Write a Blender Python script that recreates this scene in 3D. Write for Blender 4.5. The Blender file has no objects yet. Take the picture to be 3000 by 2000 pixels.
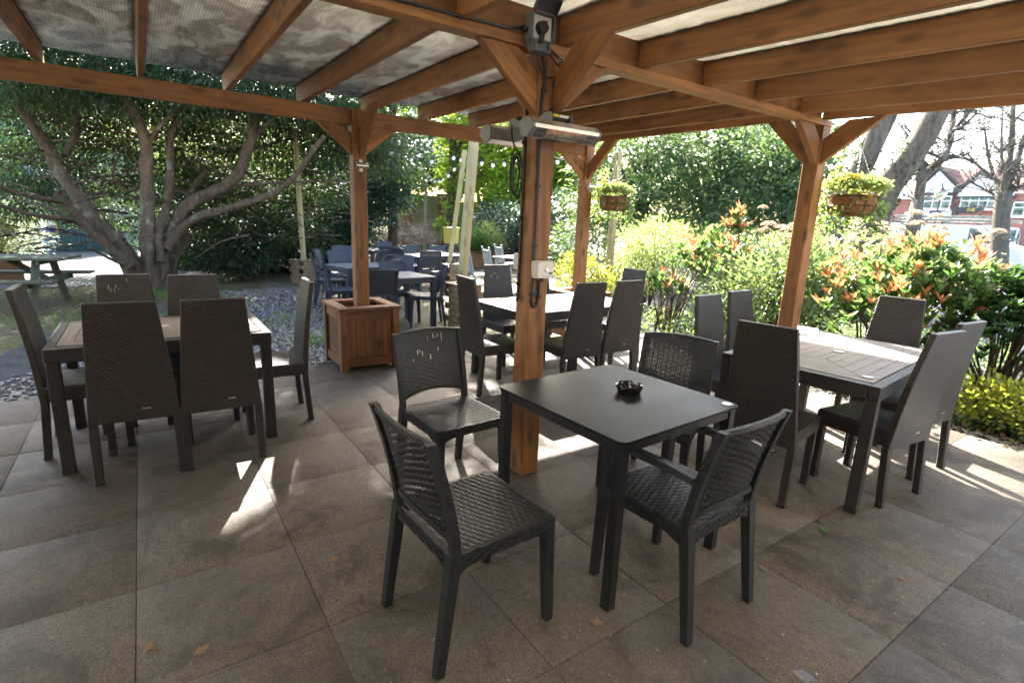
import bpy, bmesh, math, random
import numpy as np
from mathutils import Vector, Matrix
random.seed(11); rng = np.random.default_rng(11)
SC = bpy.context.scene
COL = SC.collection
PI = math.pi
# ------------------------------------------------------------------ camera (solved from the photograph's vanishing lines and 600 mm slabs)
CAM = np.array([0.049, 0.084, 1.544])
YAW, PITCH, ROLL, FPX = -0.963, 0.228, -0.040, 1549.0
def cam_rows():
    cy, sy = math.cos(YAW), math.sin(YAW)
    F = np.array([sy*math.cos(PITCH), cy*math.cos(PITCH), -math.sin(PITCH)])
    R = np.array([cy, -sy, 0.0]); D = np.cross(F, R)
    c, s = math.cos(ROLL), math.sin(ROLL)
    return np.array([c*R+s*D, -s*R+c*D, F])
RW = cam_rows()
def ray(x, y): return RW.T @ np.array([x-1500.0, y-1000.0, FPX])
def G(x, y, z=0.0):                       # survey point on a level plane
    d = ray(x, y); return Vector(CAM + d*((z-CAM[2])/d[2]))
def AT(x, y, dist):                       # survey point at a plan distance
    d = ray(x, y); return Vector(CAM + d*(dist/math.hypot(d[0], d[1])))
def AY(x, y, Y):                          # survey point on a facade plane
    d = ray(x, y); return Vector(CAM + d*((Y-CAM[1])/d[1]))
cd = bpy.data.cameras.new('camera'); cam = bpy.data.objects.new('camera', cd); COL.objects.link(cam)
cd.sensor_width = 36.0; cd.lens = FPX/3000*36; cd.clip_start = 0.05; cd.clip_end = 500
M = Matrix.Identity(4)
for i in range(3):
    M[i][0] = RW[0][i]; M[i][1] = -RW[1][i]; M[i][2] = -RW[2][i]; M[i][3] = CAM[i]
cam.matrix_world = M
cd.dof.use_dof = True; cd.dof.focus_distance = 2.6; cd.dof.aperture_fstop = 3.2
SC.camera = cam
# ------------------------------------------------------------------ light
SUN_AZ = (-0.925, 0.380); SUN_EL = math.radians(37.5)
w = bpy.data.worlds.new('World'); SC.world = w; w.use_nodes = True
nt = w.node_tree; bg = nt.nodes['Background']
sky = nt.nodes.new('ShaderNodeTexSky'); sky.sky_type = 'NISHITA'; sky.sun_disc = False
sky.sun_elevation = SUN_EL; sky.sun_rotation = math.atan2(SUN_AZ[0], SUN_AZ[1])
sky.air_density = 1.3; sky.dust_density = 3.0; sky.ozone_density = 1.0
nt.links.new(sky.outputs[0], bg.inputs[0]); bg.inputs[1].default_value = 0.11
sl = bpy.data.lights.new('sun', 'SUN'); sl.energy = 5.0; sl.angle = math.radians(0.6); sl.color = (1.0, 0.95, 0.86)
so = bpy.data.objects.new('sun', sl); COL.objects.link(so); so.location = (-10, 4, 12)
sd = Vector((SUN_AZ[0]*math.cos(SUN_EL), SUN_AZ[1]*math.cos(SUN_EL), math.sin(SUN_EL)))
so.rotation_euler = sd.to_track_quat('Z', 'Y').to_euler()
SC.view_settings.view_transform = 'Standard'; SC.view_settings.look = 'None'
SC.view_settings.exposure = 3.25; SC.view_settings.gamma = 1.0
SC.render.engine = 'CYCLES'
SC.cycles.max_bounces = 8; SC.cycles.transparent_max_bounces = 12; SC.cycles.transmission_bounces = 6
SC.cycles.diffuse_bounces = 4; SC.cycles.glossy_bounces = 3; SC.cycles.use_denoising = True
SC.cycles.sample_clamp_indirect = 6.0
SC.cycles.denoising_prefilter = 'FAST'; SC.cycles.denoising_input_passes = 'RGB_ALBEDO_NORMAL'
# ------------------------------------------------------------------ node helpers
class Mat:
    def __init__(s, name):
        s.m = bpy.data.materials.new(name); s.m.use_nodes = True; s.t = s.m.node_tree
        s.b = s.t.nodes['Principled BSDF']; s.o = s.t.nodes['Material Output']
    def put(s, node, key, v):
        i = node.inputs[key]
        if isinstance(v, bpy.types.NodeSocket): s.t.links.new(v, i)
        else: i.default_value = v
    def n(s, typ, ins=None, **props):
        nd = s.t.nodes.new('ShaderNode'+typ)
        for k, v in props.items(): setattr(nd, k, v)
        for k, v in (ins or {}).items(): s.put(nd, k, v)
        return nd
    def coord(s, kind='Object'): return s.n('TexCoord').outputs[kind]
    def map(s, vec, scale=(1, 1, 1), rot=(0, 0, 0), loc=(0, 0, 0)):
        return s.n('Mapping', {'Vector': vec, 'Scale': scale, 'Rotation': rot, 'Location': loc}).outputs[0]
    def noise(s, vec, scale, detail=3, rough=.55, dist=0): return s.n('TexNoise', {'Vector': vec, 'Scale': scale, 'Detail': detail, 'Roughness': rough, 'Distortion': dist}).outputs[0]
    def ramp(s, fac, stops, interp='LINEAR'):
        r = s.n('ValToRGB', {'Fac': fac}); cr = r.color_ramp; cr.interpolation = interp
        while len(cr.elements) < len(stops): cr.elements.new(.5)
        for e, (p, c) in zip(cr.elements, stops):
            e.position = p; e.color = (c, c, c, 1) if isinstance(c, (int, float)) else (*c, 1)
        return r.outputs[0]
    def mix(s, f, a, b, mode='MIX'):
        nd = s.n('MixRGB', {'Fac': f}, blend_type=mode)
        for k, v in ((1, a), (2, b)):
            if isinstance(v, bpy.types.NodeSocket): s.t.links.new(v, nd.inputs[k])
            else: nd.inputs[k].default_value = (*v, 1) if len(v) == 3 else v
        return nd.outputs[0]
    def math(s, op, a, b=0.0, c=0.0):
        nd = s.n('Math', operation=op); s.put(nd, 0, a); s.put(nd, 1, b); s.put(nd, 2, c); return nd.outputs[0]
    def bump(s, h, strength=.5, dist=.01): return s.n('Bump', {'Height': h, 'Strength': strength, 'Distance': dist}).outputs[0]
    def rand(s): return s.n('ObjectInfo').outputs['Random']
    def set(s, **kw):
        names = {'color': 'Base Color', 'rough': 'Roughness', 'metal': 'Metallic', 'normal': 'Normal', 'spec': 'Specular IOR Level', 'coat': 'Coat Weight', 'trans': 'Transmission Weight'}
        for k, v in kw.items():
            if k == 'color' and not isinstance(v, bpy.types.NodeSocket): v = (*v, 1)
            s.put(s.b, names[k], v)
        return s.m
def plain(name, color, rough=.5, metal=0.0, spec=.5, var=.12, scale=25):
    k = Mat(name); v = k.coord()
    f = k.noise(v, scale, 4)
    c = k.mix(k.ramp(f, [(.3, 0.0), (.7, 1.0)]), tuple(x*(1-var) for x in color), tuple(min(1, x*(1+var)) for x in color))
    return k.set(color=c, rough=k.math('MULTIPLY_ADD', f, .25, rough-.12), metal=metal, spec=spec, normal=k.bump(f, .08, .004))
# ------------------------------------------------------------------ materials
def wood(name, light, dark, axis='x', knots=True, rough=.52, grain=1.0, mould=0.0):
    k = Mat(name); v = k.coord(); r = k.rand()
    rot = {'x': (0, 0, 0), 'y': (0, 0, -PI/2), 'z': (0, PI/2, 0)}[axis]
    v = k.n('Mapping', {'Vector': v, 'Rotation': rot}).outputs[0]
    off = k.n('CombineXYZ', {'X': k.math('MULTIPLY', r, 37.0), 'Y': k.math('MULTIPLY', r, 11.0), 'Z': k.math('MULTIPLY', r, 5.0)}).outputs[0]
    v = k.n('VectorMath', {0: v, 1: off}, operation='ADD').outputs[0]
    warp = k.noise(k.map(v, (1.2, 6, 6)), 1.0, 2)
    lo = k.noise(k.map(v, (1.0, 9*grain, 9*grain)), 1.0, 3, .6, 1.2)
    fi = k.noise(k.map(v, (3.5, 90*grain, 90*grain)), 1.0, 4, .7, .5)
    ring = k.n('TexWave', {'Vector': k.map(v, (.55, 9*grain, 9*grain)), 'Scale': 1.3, 'Distortion': 7.0, 'Detail': 3.0, 'Detail Scale': .9}, wave_type='BANDS', bands_direction='DIAGONAL').outputs[0]
    f = k.math('ADD', k.math('MULTIPLY', lo, .52), k.math('MULTIPLY', fi, .36)); f = k.math('ADD', f, k.math('MULTIPLY', ring, .10))
    mid = tuple((a+b)/2 for a, b in zip(light, dark))
    c = k.ramp(f, [(.30, dark), (.46, mid), (.66, light)])
    crk = k.ramp(k.noise(k.map(v, (.9, 55*grain, 55*grain)), 1.0, 3, .6, .8), [(.30, 1.0), (.38, 0.0)])
    c = k.mix(k.math('MULTIPLY', crk, .55), c, tuple(x*.35 for x in dark))
    if knots:
        vo = k.n('TexVoronoi', {'Vector': k.map(v, (3.4, 9.5, 9.5)), 'Scale': 1.0, 'Randomness': 1.0})
        kd = k.math('ADD', vo.outputs['Distance'], k.math('MULTIPLY', fi, .06))
        kn = k.ramp(kd, [(.15, 1.0), (.20, .75), (.33, 0.0)])
        c = k.mix(k.math('MULTIPLY', kn, .85), c, tuple(x*.30 for x in dark))
    st = k.ramp(k.noise(v, 1.7, 5, .65), [(.44, 0.0), (.66, 1.0)])
    c = k.mix(k.math('MULTIPLY', st, .62), c, tuple(x*.60 for x in dark))
    fade = k.ramp(k.noise(k.map(v, (.8, 3, 3)), 1.3, 4, .6), [(.5, 0.0), (.75, 1.0)])
    c = k.mix(k.math('MULTIPLY', fade, .35), c, tuple(min(1, x*.75+.06) for x in light))
    c = k.mix(k.math('MULTIPLY', r, .50), c, tuple(x*.8 for x in dark))
    r2 = k.math('FRACT', k.math('MULTIPLY', r, 7.31))
    c = k.mix(k.math('MULTIPLY', r2, .32), c, tuple(x*q for x, q in zip(light, (.85, .95, 1.15))))
    h = k.math('ADD', k.math('MULTIPLY', fi, .7), k.math('MULTIPLY', ring, .35))
    return k.set(color=c, rough=k.math('MULTIPLY_ADD', fi, .3, rough-.12), normal=k.bump(h, .42, .004), spec=.4)
STAIN_L, STAIN_D = (.48, .215, .070), (.140, .056, .020)
M_WOOD = wood('stained_pine', STAIN_L, STAIN_D)
M_WOODZ = wood('stained_pine_upright', STAIN_L, STAIN_D, 'z')
M_WOODY = wood('stained_pine_cross', STAIN_L, STAIN_D, 'y')
M_PLANT = wood('planter_pine', (.30, .125, .045), (.075, .028, .012))
M_PLANTZ = wood('planter_pine_upright', (.30, .125, .045), (.075, .028, .012), 'z')
M_PALE = wood('treated_pole', (.52, .42, .20), (.32, .25, .11), 'z', knots=True)
M_SLEEP = wood('sleeper_timber', (.30, .20, .10), (.15, .095, .048))
M_BENCH = wood('mossy_bench_wood', (.13, .13, .075), (.05, .05, .03), 'x', knots=False, rough=.75)
M_TOP = wood('grey_teak', (.31, .24, .175), (.18, .135, .10), 'x', knots=False, rough=.42, grain=1.3)
def wicker(name, a, b, bw=.034, rh=.0125, rough=.34):
    k = Mat(name); uv = k.coord('UV')
    br = k.n('TexBrick', {'Vector': uv, 'Color1': (*a, 1), 'Color2': (*tuple(x*.62 for x in a), 1), 'Mortar': (*tuple(x*.30 for x in b), 1), 'Scale': 1.0, 'Mortar Size': .0040, 'Mortar Smooth': .6, 'Bias': 0.0, 'Brick Width': bw, 'Row Height': rh}, offset=.5, squash=1.0)
    n = k.noise(k.coord(), 5, 4, .6)
    c = k.mix(k.ramp(n, [(.38, 0.0), (.75, .6)]), br.outputs[0], b)
    h = k.math('MULTIPLY', br.outputs['Fac'], -1.0)
    return k.set(color=c, rough=k.math('MULTIPLY_ADD', n, .25, rough-.12), normal=k.bump(h, 1.0, .008), spec=.6)
M_WICK = wicker('brown_wicker', (.085, .066, .056), (.024, .019, .0165))
M_WICKT = wicker('brown_wicker_frame', (.074, .058, .050), (.022, .018, .0155), .030, .0115)
M_PLAS = plain('charcoal_resin', (.0150, .0165, .0180), .44, spec=.45, var=.18, scale=60)
def resin_frame(name, c):
    k = Mat(name); uv = k.coord('UV')
    br = k.n('TexBrick', {'Vector': uv, 'Color1': (*c, 1), 'Color2': (*tuple(x*.8 for x in c), 1), 'Mortar': (*tuple(x*.35 for x in c), 1), 'Scale': 1.0, 'Mortar Size': .0016, 'Mortar Smooth': .8, 'Brick Width': .060, 'Row Height': .0135}, offset=.5)
    n = k.noise(k.coord(), 40, 4)
    return k.set(color=k.mix(k.ramp(n, [(.45, 0.0), (.8, .5)]), br.outputs[0], tuple(x*2.0 for x in c)), rough=k.math('MULTIPLY_ADD', n, .25, .30), normal=k.bump(k.math('MULTIPLY', br.outputs['Fac'], -1.0), .9, .006), spec=.45)
M_PLASF = resin_frame('charcoal_resin_frame', (.0165, .018, .0195))
M_BLUE = plain('slate_blue_resin', (.032, .039, .054), .48, spec=.45, var=.15)
M_BLUET = plain('slate_blue_tabletop', (.075, .09, .115), .42, var=.15)
M_GREYW = plain('grey_painted_wood', (.26, .29, .31), .6, var=.15)
M_BMET = plain('black_metal', (.010, .010, .011), .38, spec=.5)
M_RUB = plain('black_rubber', (.012, .012, .013), .55)
M_CABLE = plain('dark_cable', (.016, .018, .021), .42)
M_ALU = plain('brushed_aluminium', (.52, .50, .46), .38, metal=.85, var=.2, scale=12)
M_ALUP = plain('aluminium_cap', (.20, .22, .215), .5, metal=.3)
M_STEEL = plain('steel', (.6, .58, .54), .28, metal=1.0)
M_SILV = plain('silver_tag', (.55, .54, .52), .35, metal=.7)
M_GBOX = plain('grey_box_plastic', (.14, .155, .165), .45)
M_GBOXD = plain('smoked_lid_plastic', (.09, .10, .11), .3)
M_WHITE = plain('white_plastic', (.74, .72, .68), .4, var=.04)
M_CREAM = plain('cream_box_plastic', (.56, .55, .49), .45, var=.05)
M_GLASSB = plain('black_glass', (.008, .008, .009), .08, spec=.6, var=.05)
M_INK = plain('dark_print', (.05, .05, .055), .6)
M_YEL = plain('yellow_print', (.70, .52, .05), .5)
M_SOIL = plain('potting_soil', (.045, .030, .020), .9, var=.4, scale=60)
def tabletop_mat():
    k = Mat('black_laminate'); v = k.coord()
    n = k.noise(v, 3.0, 4, .6); f = k.noise(v, 180, 2)
    c = k.mix(k.ramp(n, [(.4, 0.0), (.7, 1.0)]), (.012, .0115, .0105), (.021, .020, .017))
    vo = k.n('TexVoronoi', {'Vector': v, 'Scale': 26.0}).outputs['Distance']
    sp = k.ramp(vo, [(.03, 1.0), (.06, 0.0)])
    c = k.mix(k.math('MULTIPLY', sp, .25), c, (.16, .15, .13))
    return k.set(color=c, rough=k.math('ADD', k.math('MULTIPLY', n, .26), k.math('MULTIPLY_ADD', f, .08, .24)), spec=.15, normal=k.bump(f, .02, .001))
M_LAM = tabletop_mat()
def slab_mat(name, a, b, c3):
    k = Mat(name); v = k.coord()
    tint = k.n('Attribute', attribute_name='tint').outputs['Fac']
    big = k.noise(v, .9, 6, .68); med = k.noise(v, 7, 6, .7); mot = k.noise(v, 30, 4, .75); fin = k.noise(v, 95, 4, .8); grit = k.noise(v, 210, 3, .85)
    c = k.mix(k.ramp(big, [(.38, 0.0), (.62, 1.0)]), a, b)
    c = k.mix(k.ramp(med, [(.40, 0.0), (.66, .85)]), c, c3)
    c = k.mix(k.math('MULTIPLY', k.ramp(mot, [(.38, 1.0), (.56, 0.0)]), .60), c, tuple(x*.45 for x in a))
    c = k.mix(k.math('MULTIPLY', k.ramp(fin, [(.36, 1.0), (.52, 0.0)]), .75), c, tuple(x*.30 for x in a))
    c = k.mix(k.math('MULTIPLY', k.ramp(grit, [(.54, 0.0), (.64, 1.0)]), .70), c, tuple(min(1, x*2.4) for x in b))
    c = k.mix(k.math('MULTIPLY', k.ramp(k.noise(v, 2.4, 6, .72, .6), [(.49, 0.0), (.60, 1.0)]), .70), c, tuple(x*.38 for x in a))
    c = k.mix(k.math('MULTIPLY', k.ramp(k.noise(v, 1.7, 5, .7, 1.0), [(.57, 0.0), (.72, 1.0)]), .45), c, (.20, .185, .165))
    vo = k.n('TexVoronoi', {'Vector': v, 'Scale': 7.0, 'Randomness': 1.0}); dist = k.math('ADD', vo.outputs['Distance'], k.math('MULTIPLY', k.noise(v, 60, 3), .07))
    gate = k.ramp(k.noise(v, 2.2, 2), [(.47, 0.0), (.53, 1.0)])
    c = k.mix(k.math('MULTIPLY', k.math('MULTIPLY', k.ramp(dist, [(.056, 1.0), (.070, 0.0)]), .75), gate), c, (.40, .39, .36))
    vo2 = k.n('TexVoronoi', {'Vector': v, 'Scale': 20.0}).outputs['Distance']
    c = k.mix(k.math('MULTIPLY', k.ramp(k.math('ADD', vo2, k.math('MULTIPLY', fin, .06)), [(.062, 1.0), (.085, 0.0)]), .5), c, (.34, .31, .27))
    c = k.mix(k.math('MULTIPLY', tint, .34), c, tuple(x*.55 for x in b))
    h = k.math('ADD', k.math('MULTIPLY', fin, .7), k.math('MULTIPLY', mot, .8))
    return k.set(color=c, rough=k.math('MULTIPLY_ADD', big, .3, .46), spec=.35, normal=k.bump(h, .75, .008))
M_SLAB = slab_mat('concrete_slab', (.108, .086, .065), (.165, .133, .103), (.084, .069, .056))
M_RIVEN = slab_mat('riven_slab', (.118, .103, .090), (.165, .146, .130), (.085, .076, .068))
def ground_mat(name, cols, sc=3.0, bump=.5, spots=None):
    k = Mat(name); v = k.coord()
    a = k.noise(v, sc, 6, .65); b = k.noise(v, sc*14, 4, .7)
    c = k.ramp(a, [(.28+.44*i/(len(cols)-1), q) for i, q in enumerate(cols)])
    c = k.mix(k.ramp(b, [(.35, .55), (.6, 0.0)]), c, tuple(x*.45 for x in cols[0]))
    if spots:
        vo = k.n('TexVoronoi', {'Vector': v, 'Scale': 16.0}).outputs['Distance']
        c = k.mix(k.math('MULTIPLY', k.ramp(vo, [(.12, 1.0), (.2, 0.0)]), .7), c, spots)
    return k.set(color=c, rough=.9, spec=.2, normal=k.bump(k.math('ADD', a, b), bump, .02))
M_EARTH = ground_mat('mossy_earth', [(.055, .038, .025), (.10, .075, .045), (.10, .10, .025), (.17, .13, .08)], 1.2, .7, (.22, .17, .11))
M_YARD = ground_mat('mossy_concrete', [(.085, .075, .058), (.13, .117, .094), (.115, .092, .034), (.16, .147, .12)], 1.5, .4)
M_TARMAC = ground_mat('tarmac', [(.075, .08, .085), (.105, .11, .118), (.13, .135, .14)], .8, .3)
M_SLATE = ground_mat('slate_bed', [(.035, .034, .036), (.065, .063, .066), (.09, .085, .085)], 4.0, .8)
M_JOINT = ground_mat('joint_sand', [(.026, .020, .014), (.070, .053, .036), (.04, .048, .016)], 8.0, .4)
M_CHIP = plain('slate_chip', (.175, .16, .145), .6, var=.5, scale=9)
def roof_mat():
    k = Mat('dirty_polycarbonate'); v = k.coord()
    sep = k.n('SeparateXYZ', {0: v})
    rib = k.math('SINE', k.math('MULTIPLY', sep.outputs[1], 2*PI/.016))
    dirt = k.ramp(k.noise(k.map(v, (1.6, 3.0, 1)), 1.6, 6, .68, .8), [(.42, 0.0), (.56, 1.0)])
    fine = k.ramp(k.noise(k.map(v, (4, 14, 1)), 3.0, 4, .7), [(.45, 0.0), (.7, 1.0)])
    fr = k.math('ABSOLUTE', k.math('SUBTRACT', k.math('FRACT', k.math('DIVIDE', k.math('SUBTRACT', sep.outputs[1], .0925), .61)), .5))
    edge = k.ramp(k.math('ADD', fr, k.math('MULTIPLY', k.noise(v, 11, 4, .7), .10)), [(.455, 0.0), (.50, 1.0)])
    far_bay = k.ramp(k.math('MULTIPLY_ADD', sep.outputs[0], -.4, .1), [(0.0, .25), (.75, 1.0)])  # rises towards the far bay: more dirt patches, darker grey sheet
    c = k.mix(k.math('MULTIPLY', k.math('MULTIPLY', dirt, .85), far_bay), (.70, .66, .56), (.20, .12, .07))
    c = k.mix(k.math('MULTIPLY', far_bay, .72), c, (.115, .125, .13))
    c = k.mix(k.math('MULTIPLY', fine, .3), c, (.36, .31, .22))
    c = k.mix(k.math('MULTIPLY', edge, .9), c, (.02, .017, .014))
    c = k.mix(k.math('MULTIPLY', k.ramp(rib, [(.25, 0.0), (.5, 1.0)]), .45), c, (.12, .11, .09))
    tl = k.n('BsdfTranslucent', {'Color': c}).outputs[0]
    di = k.n('BsdfDiffuse', {'Color': k.mix(.5, c, (.2, .19, .17))}).outputs[0]
    gl = k.n('BsdfGlossy', {'Color': (.8, .85, .9, 1), 'Roughness': .22, 'Normal': k.bump(rib, .25, .004)}).outputs[0]
    s1 = k.n('MixShader', {0: .15, 1: tl, 2: di}).outputs[0]
    lw = k.n('Fresnel', {'IOR': 1.45}).outputs[0]
    s2 = k.n('MixShader', {0: lw, 1: s1, 2: gl}).outputs[0]
    k.t.links.new(s2, k.o.inputs[0]); return k.m
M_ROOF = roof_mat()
def leaf_mat(name, cols, trans=.42, tcol=None, rough=.42, spec=.45):
    k = Mat(name)
    r = k.n('NewGeometry').outputs['Random Per Island']
    c = k.ramp(r, [(i/max(1, len(cols)-1), q) for i, q in enumerate(cols)])
    c = k.mix(k.ramp(k.noise(k.coord(), 1.1, 2), [(.35, 0.0), (.65, .6)]), c, tuple(x*.72 for x in cols[0]))
    k.set(color=c, rough=rough, spec=spec)
    tc = k.mix(.6, c, tcol or tuple(min(1, x*2.2) for x in cols[-1]))
    tl = k.n('BsdfTranslucent', {'Color': tc}).outputs[0]
    s = k.n('MixShader', {0: trans, 1: k.b.outputs[0], 2: tl}).outputs[0]
    k.t.links.new(s, k.o.inputs[0]); return k.m
L_YEW = leaf_mat('yew_needles', [(.016, .040, .022), (.026, .058, .026), (.040, .078, .028)], .30, (.16, .26, .05), .5, .4)
L_HOLLY = leaf_mat('holly_leaf', [(.014, .040, .030), (.022, .058, .038), (.040, .080, .042)], .20, (.10, .22, .05), .28, .6)
L_BEECH = leaf_mat('beech_leaf', [(.085, .16, .016), (.13, .22, .022), (.19, .28, .035)], .58, (.42, .56, .05), .5)
L_EVER = leaf_mat('evergreen_leaf', [(.034, .078, .036), (.060, .118, .050), (.105, .165, .068)], .38, (.24, .38, .09), .34, .5)
L_GOLD = leaf_mat('golden_leaf', [(.17, .24, .055), (.27, .33, .10), (.42, .46, .20)], .42, (.50, .60, .16), .35, .6)
L_GREEN = leaf_mat('fresh_green_leaf', [(.045, .115, .028), (.07, .155, .04), (.11, .21, .06)], .42, (.20, .38, .07), .45)
L_HEDGE = leaf_mat('hedge_leaf', [(.040, .090, .032), (.095, .155, .050), (.21, .27, .11)], .38, (.34, .46, .12), .25, .8)
L_RED = leaf_mat('photinia_young_leaf', [(.40, .10, .06), (.48, .19, .09), (.40, .32, .10)], .42, (.80, .34, .12), .32, .6)
L_LAUREL = leaf_mat('laurel_leaf', [(.016, .050, .022), (.028, .075, .030), (.060, .13, .035)], .28, (.18, .38, .05), .22, .7)
L_YELL = leaf_mat('euonymus_leaf', [(.11, .17, .03), (.26, .30, .04), (.42, .43, .06)], .38, (.58, .58, .07), .35)
L_SILV = leaf_mat('silver_leaf', [(.16, .21, .15), (.24, .29, .21), (.33, .37, .28)], .35, (.45, .52, .30), .5)
L_IVY = leaf_mat('ivy_leaf', [(.018, .045, .022), (.035, .075, .03), (.06, .10, .04)], .25, (.14, .24, .05), .35, .5)
L_DRY = leaf_mat('dry_flower', [(.36, .24, .15), (.48, .34, .22), (.60, .47, .34)], .35, (.7, .55, .4), .8, .2)
L_PET = leaf_mat('yellow_petal', [(.72, .46, .02), (.80, .58, .03), (.85, .66, .06)], .4, (.9, .7, .05), .5)
L_PINK = leaf_mat('pink_petal', [(.45, .04, .16), (.6, .1, .25)], .4, None, .5)
L_BLUEB = leaf_mat('bluebell_petal', [(.10, .09, .40), (.16, .14, .5)], .4, None, .5)
L_GRASS = leaf_mat('grass_blade', [(.05, .11, .02), (.08, .16, .03), (.12, .20, .04)], .4, None, .5)
L_BROWN = leaf_mat('fallen_leaf', [(.16, .075, .032), (.22, .105, .045), (.27, .17, .09)], .15, (.3, .16, .08), .6)
L_TWIG = leaf_mat('brushwood', [(.20, .14, .10), (.33, .25, .18), (.48, .40, .32)], .0, (.2, .2, .2), .9, .1)
def bark(name, a, b, lichen=None, moss=None, sc=1.0):
    k = Mat(name); v = k.coord()
    n = k.noise(k.map(v, (6*sc, 6*sc, 1.6*sc)), 2.0, 6, .65, 1.0); f = k.noise(v, 60*sc, 4, .7)
    c = k.mix(k.ramp(n, [(.35, 0.0), (.65, 1.0)]), a, b)
    c = k.mix(k.ramp(f, [(.35, .6), (.55, 0.0)]), c, tuple(x*.45 for x in a))
    if lichen: c = k.mix(k.ramp(k.noise(v, 3.1*sc, 5, .7), [(.56, 0.0), (.66, .75)]), c, lichen)
    if moss:
        up = k.n('SeparateXYZ', {0: k.n('NewGeometry').outputs['Normal']}).outputs[2]
        mk = k.math('MULTIPLY', k.ramp(k.noise(v, 2.4*sc, 5, .7), [(.48, 0.0), (.56, 1.0)]), k.ramp(up, [(.1, 0.0), (.5, 1.0)]))
        c = k.mix(mk, c, moss)
    return k.set(color=c, rough=.85, spec=.2, normal=k.bump(k.math('ADD', n, k.math('MULTIPLY', f, .4)), .8, .03))
B_YEW = bark('yew_bark', (.070, .048, .031), (.155, .112, .074), (.19, .195, .135))
B_YEWL = bark('lichened_yew_bark', (.09, .06, .042), (.19, .13, .09), (.33, .37, .27), None, .55)
B_DARK = bark('dark_bark', (.040, .030, .022), (.085, .065, .048))
B_GREY = bark('mossy_grey_bark', (.075, .060, .047), (.21, .18, .145), (.25, .225, .19), (.12, .14, .022))
B_BARE = bark('street_tree_bark', (.095, .085, .072), (.16, .143, .12), (.18, .17, .10))
B_STEM = bark('shrub_stem', (.075, .05, .035), (.14, .10, .07), None, None, 3.0)
def brick_mat(name, c1, c2, mortar, moss=None):
    k = Mat(name); uv = k.coord('UV')
    br = k.n('TexBrick', {'Vector': uv, 'Color1': (*c1, 1), 'Color2': (*c2, 1), 'Mortar': (*mortar, 1), 'Scale': 1.0, 'Mortar Size': .010, 'Mortar Smooth': .2, 'Brick Width': .225, 'Row Height': .075})
    c = br.outputs[0]
    if moss: c = k.mix(k.ramp(k.noise(k.coord(), 1.5, 5, .7), [(.42, 0.0), (.6, .8)]), c, moss)
    return k.set(color=c, rough=.85, spec=.2, normal=k.bump(k.math('MULTIPLY', br.outputs['Fac'], -1.0), .6, .008))
M_BRICKO = brick_mat('old_brick', (.32, .20, .12), (.25, .16, .10), (.26, .23, .17), (.22, .23, .10))
M_BRICKR = brick_mat('red_brick', (.40, .12, .09), (.31, .09, .075), (.36, .28, .25))
M_TILE = brick_mat('roof_tile', (.24, .12, .105), (.19, .10, .09), (.10, .06, .05))
M_RENDER = plain('white_render', (.70, .72, .72), .8, var=.06, scale=4)
M_PUBW = plain('weathered_render', (.34, .33, .31), .85, var=.15, scale=3)
M_UPVC = plain('white_frame', (.80, .80, .79), .4, var=.03)
M_DARKW = plain('dark_paint', (.03, .035, .04), .4)
def glass_mat(name='window_glass', tint=(.10, .13, .14)):
    k = Mat(name); n = k.noise(k.coord(), 2.5, 3)
    return k.set(color=k.ramp(n, [(.4, tuple(x*.5 for x in tint)), (.6, tuple(x*1.8 for x in tint))]), rough=.06, spec=.8)
M_GLASS = glass_mat()
M_WPAINT = plain('white_van_paint', (.80, .81, .82), .25, var=.02, spec=.6)
M_TYRE = plain('tyre_rubber', (.02, .02, .021), .8)
M_GREENP = plain('green_painted_metal', (.012, .075, .055), .45)
M_GREENB = plain('green_hoarding', (.02, .16, .085), .6, var=.2, scale=3)
M_BLUEG = plain('blue_grey_steel', (.17, .23, .31), .5, var=.1, scale=2)
M_SIGNB = plain('blue_sign_paint', (.03, .06, .32), .4)
M_CONC = plain('mossy_concrete_panel', (.25, .28, .14), .9, var=.3, scale=4)
M_COIR = plain('coir_liner', (.22, .11, .05), .95, var=.4, scale=50)
M_PAPER = plain('paper', (.72, .66, .58), .7, var=.05)
def emis():
    k = Mat('heater_tube_glow'); k.set(color=(.4, .15, .06), rough=.3)
    k.put(k.b, 'Emission Color', (1.0, .33, .10, 1)); k.put(k.b, 'Emission Strength', .03); return k.m
M_GLOW = emis()
def bulbm():
    k = Mat('opal_bulb'); k.set(color=(.82, .84, .86), rough=.12, spec=.7, trans=.35); return k.m
M_BULB = bulbm()
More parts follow.
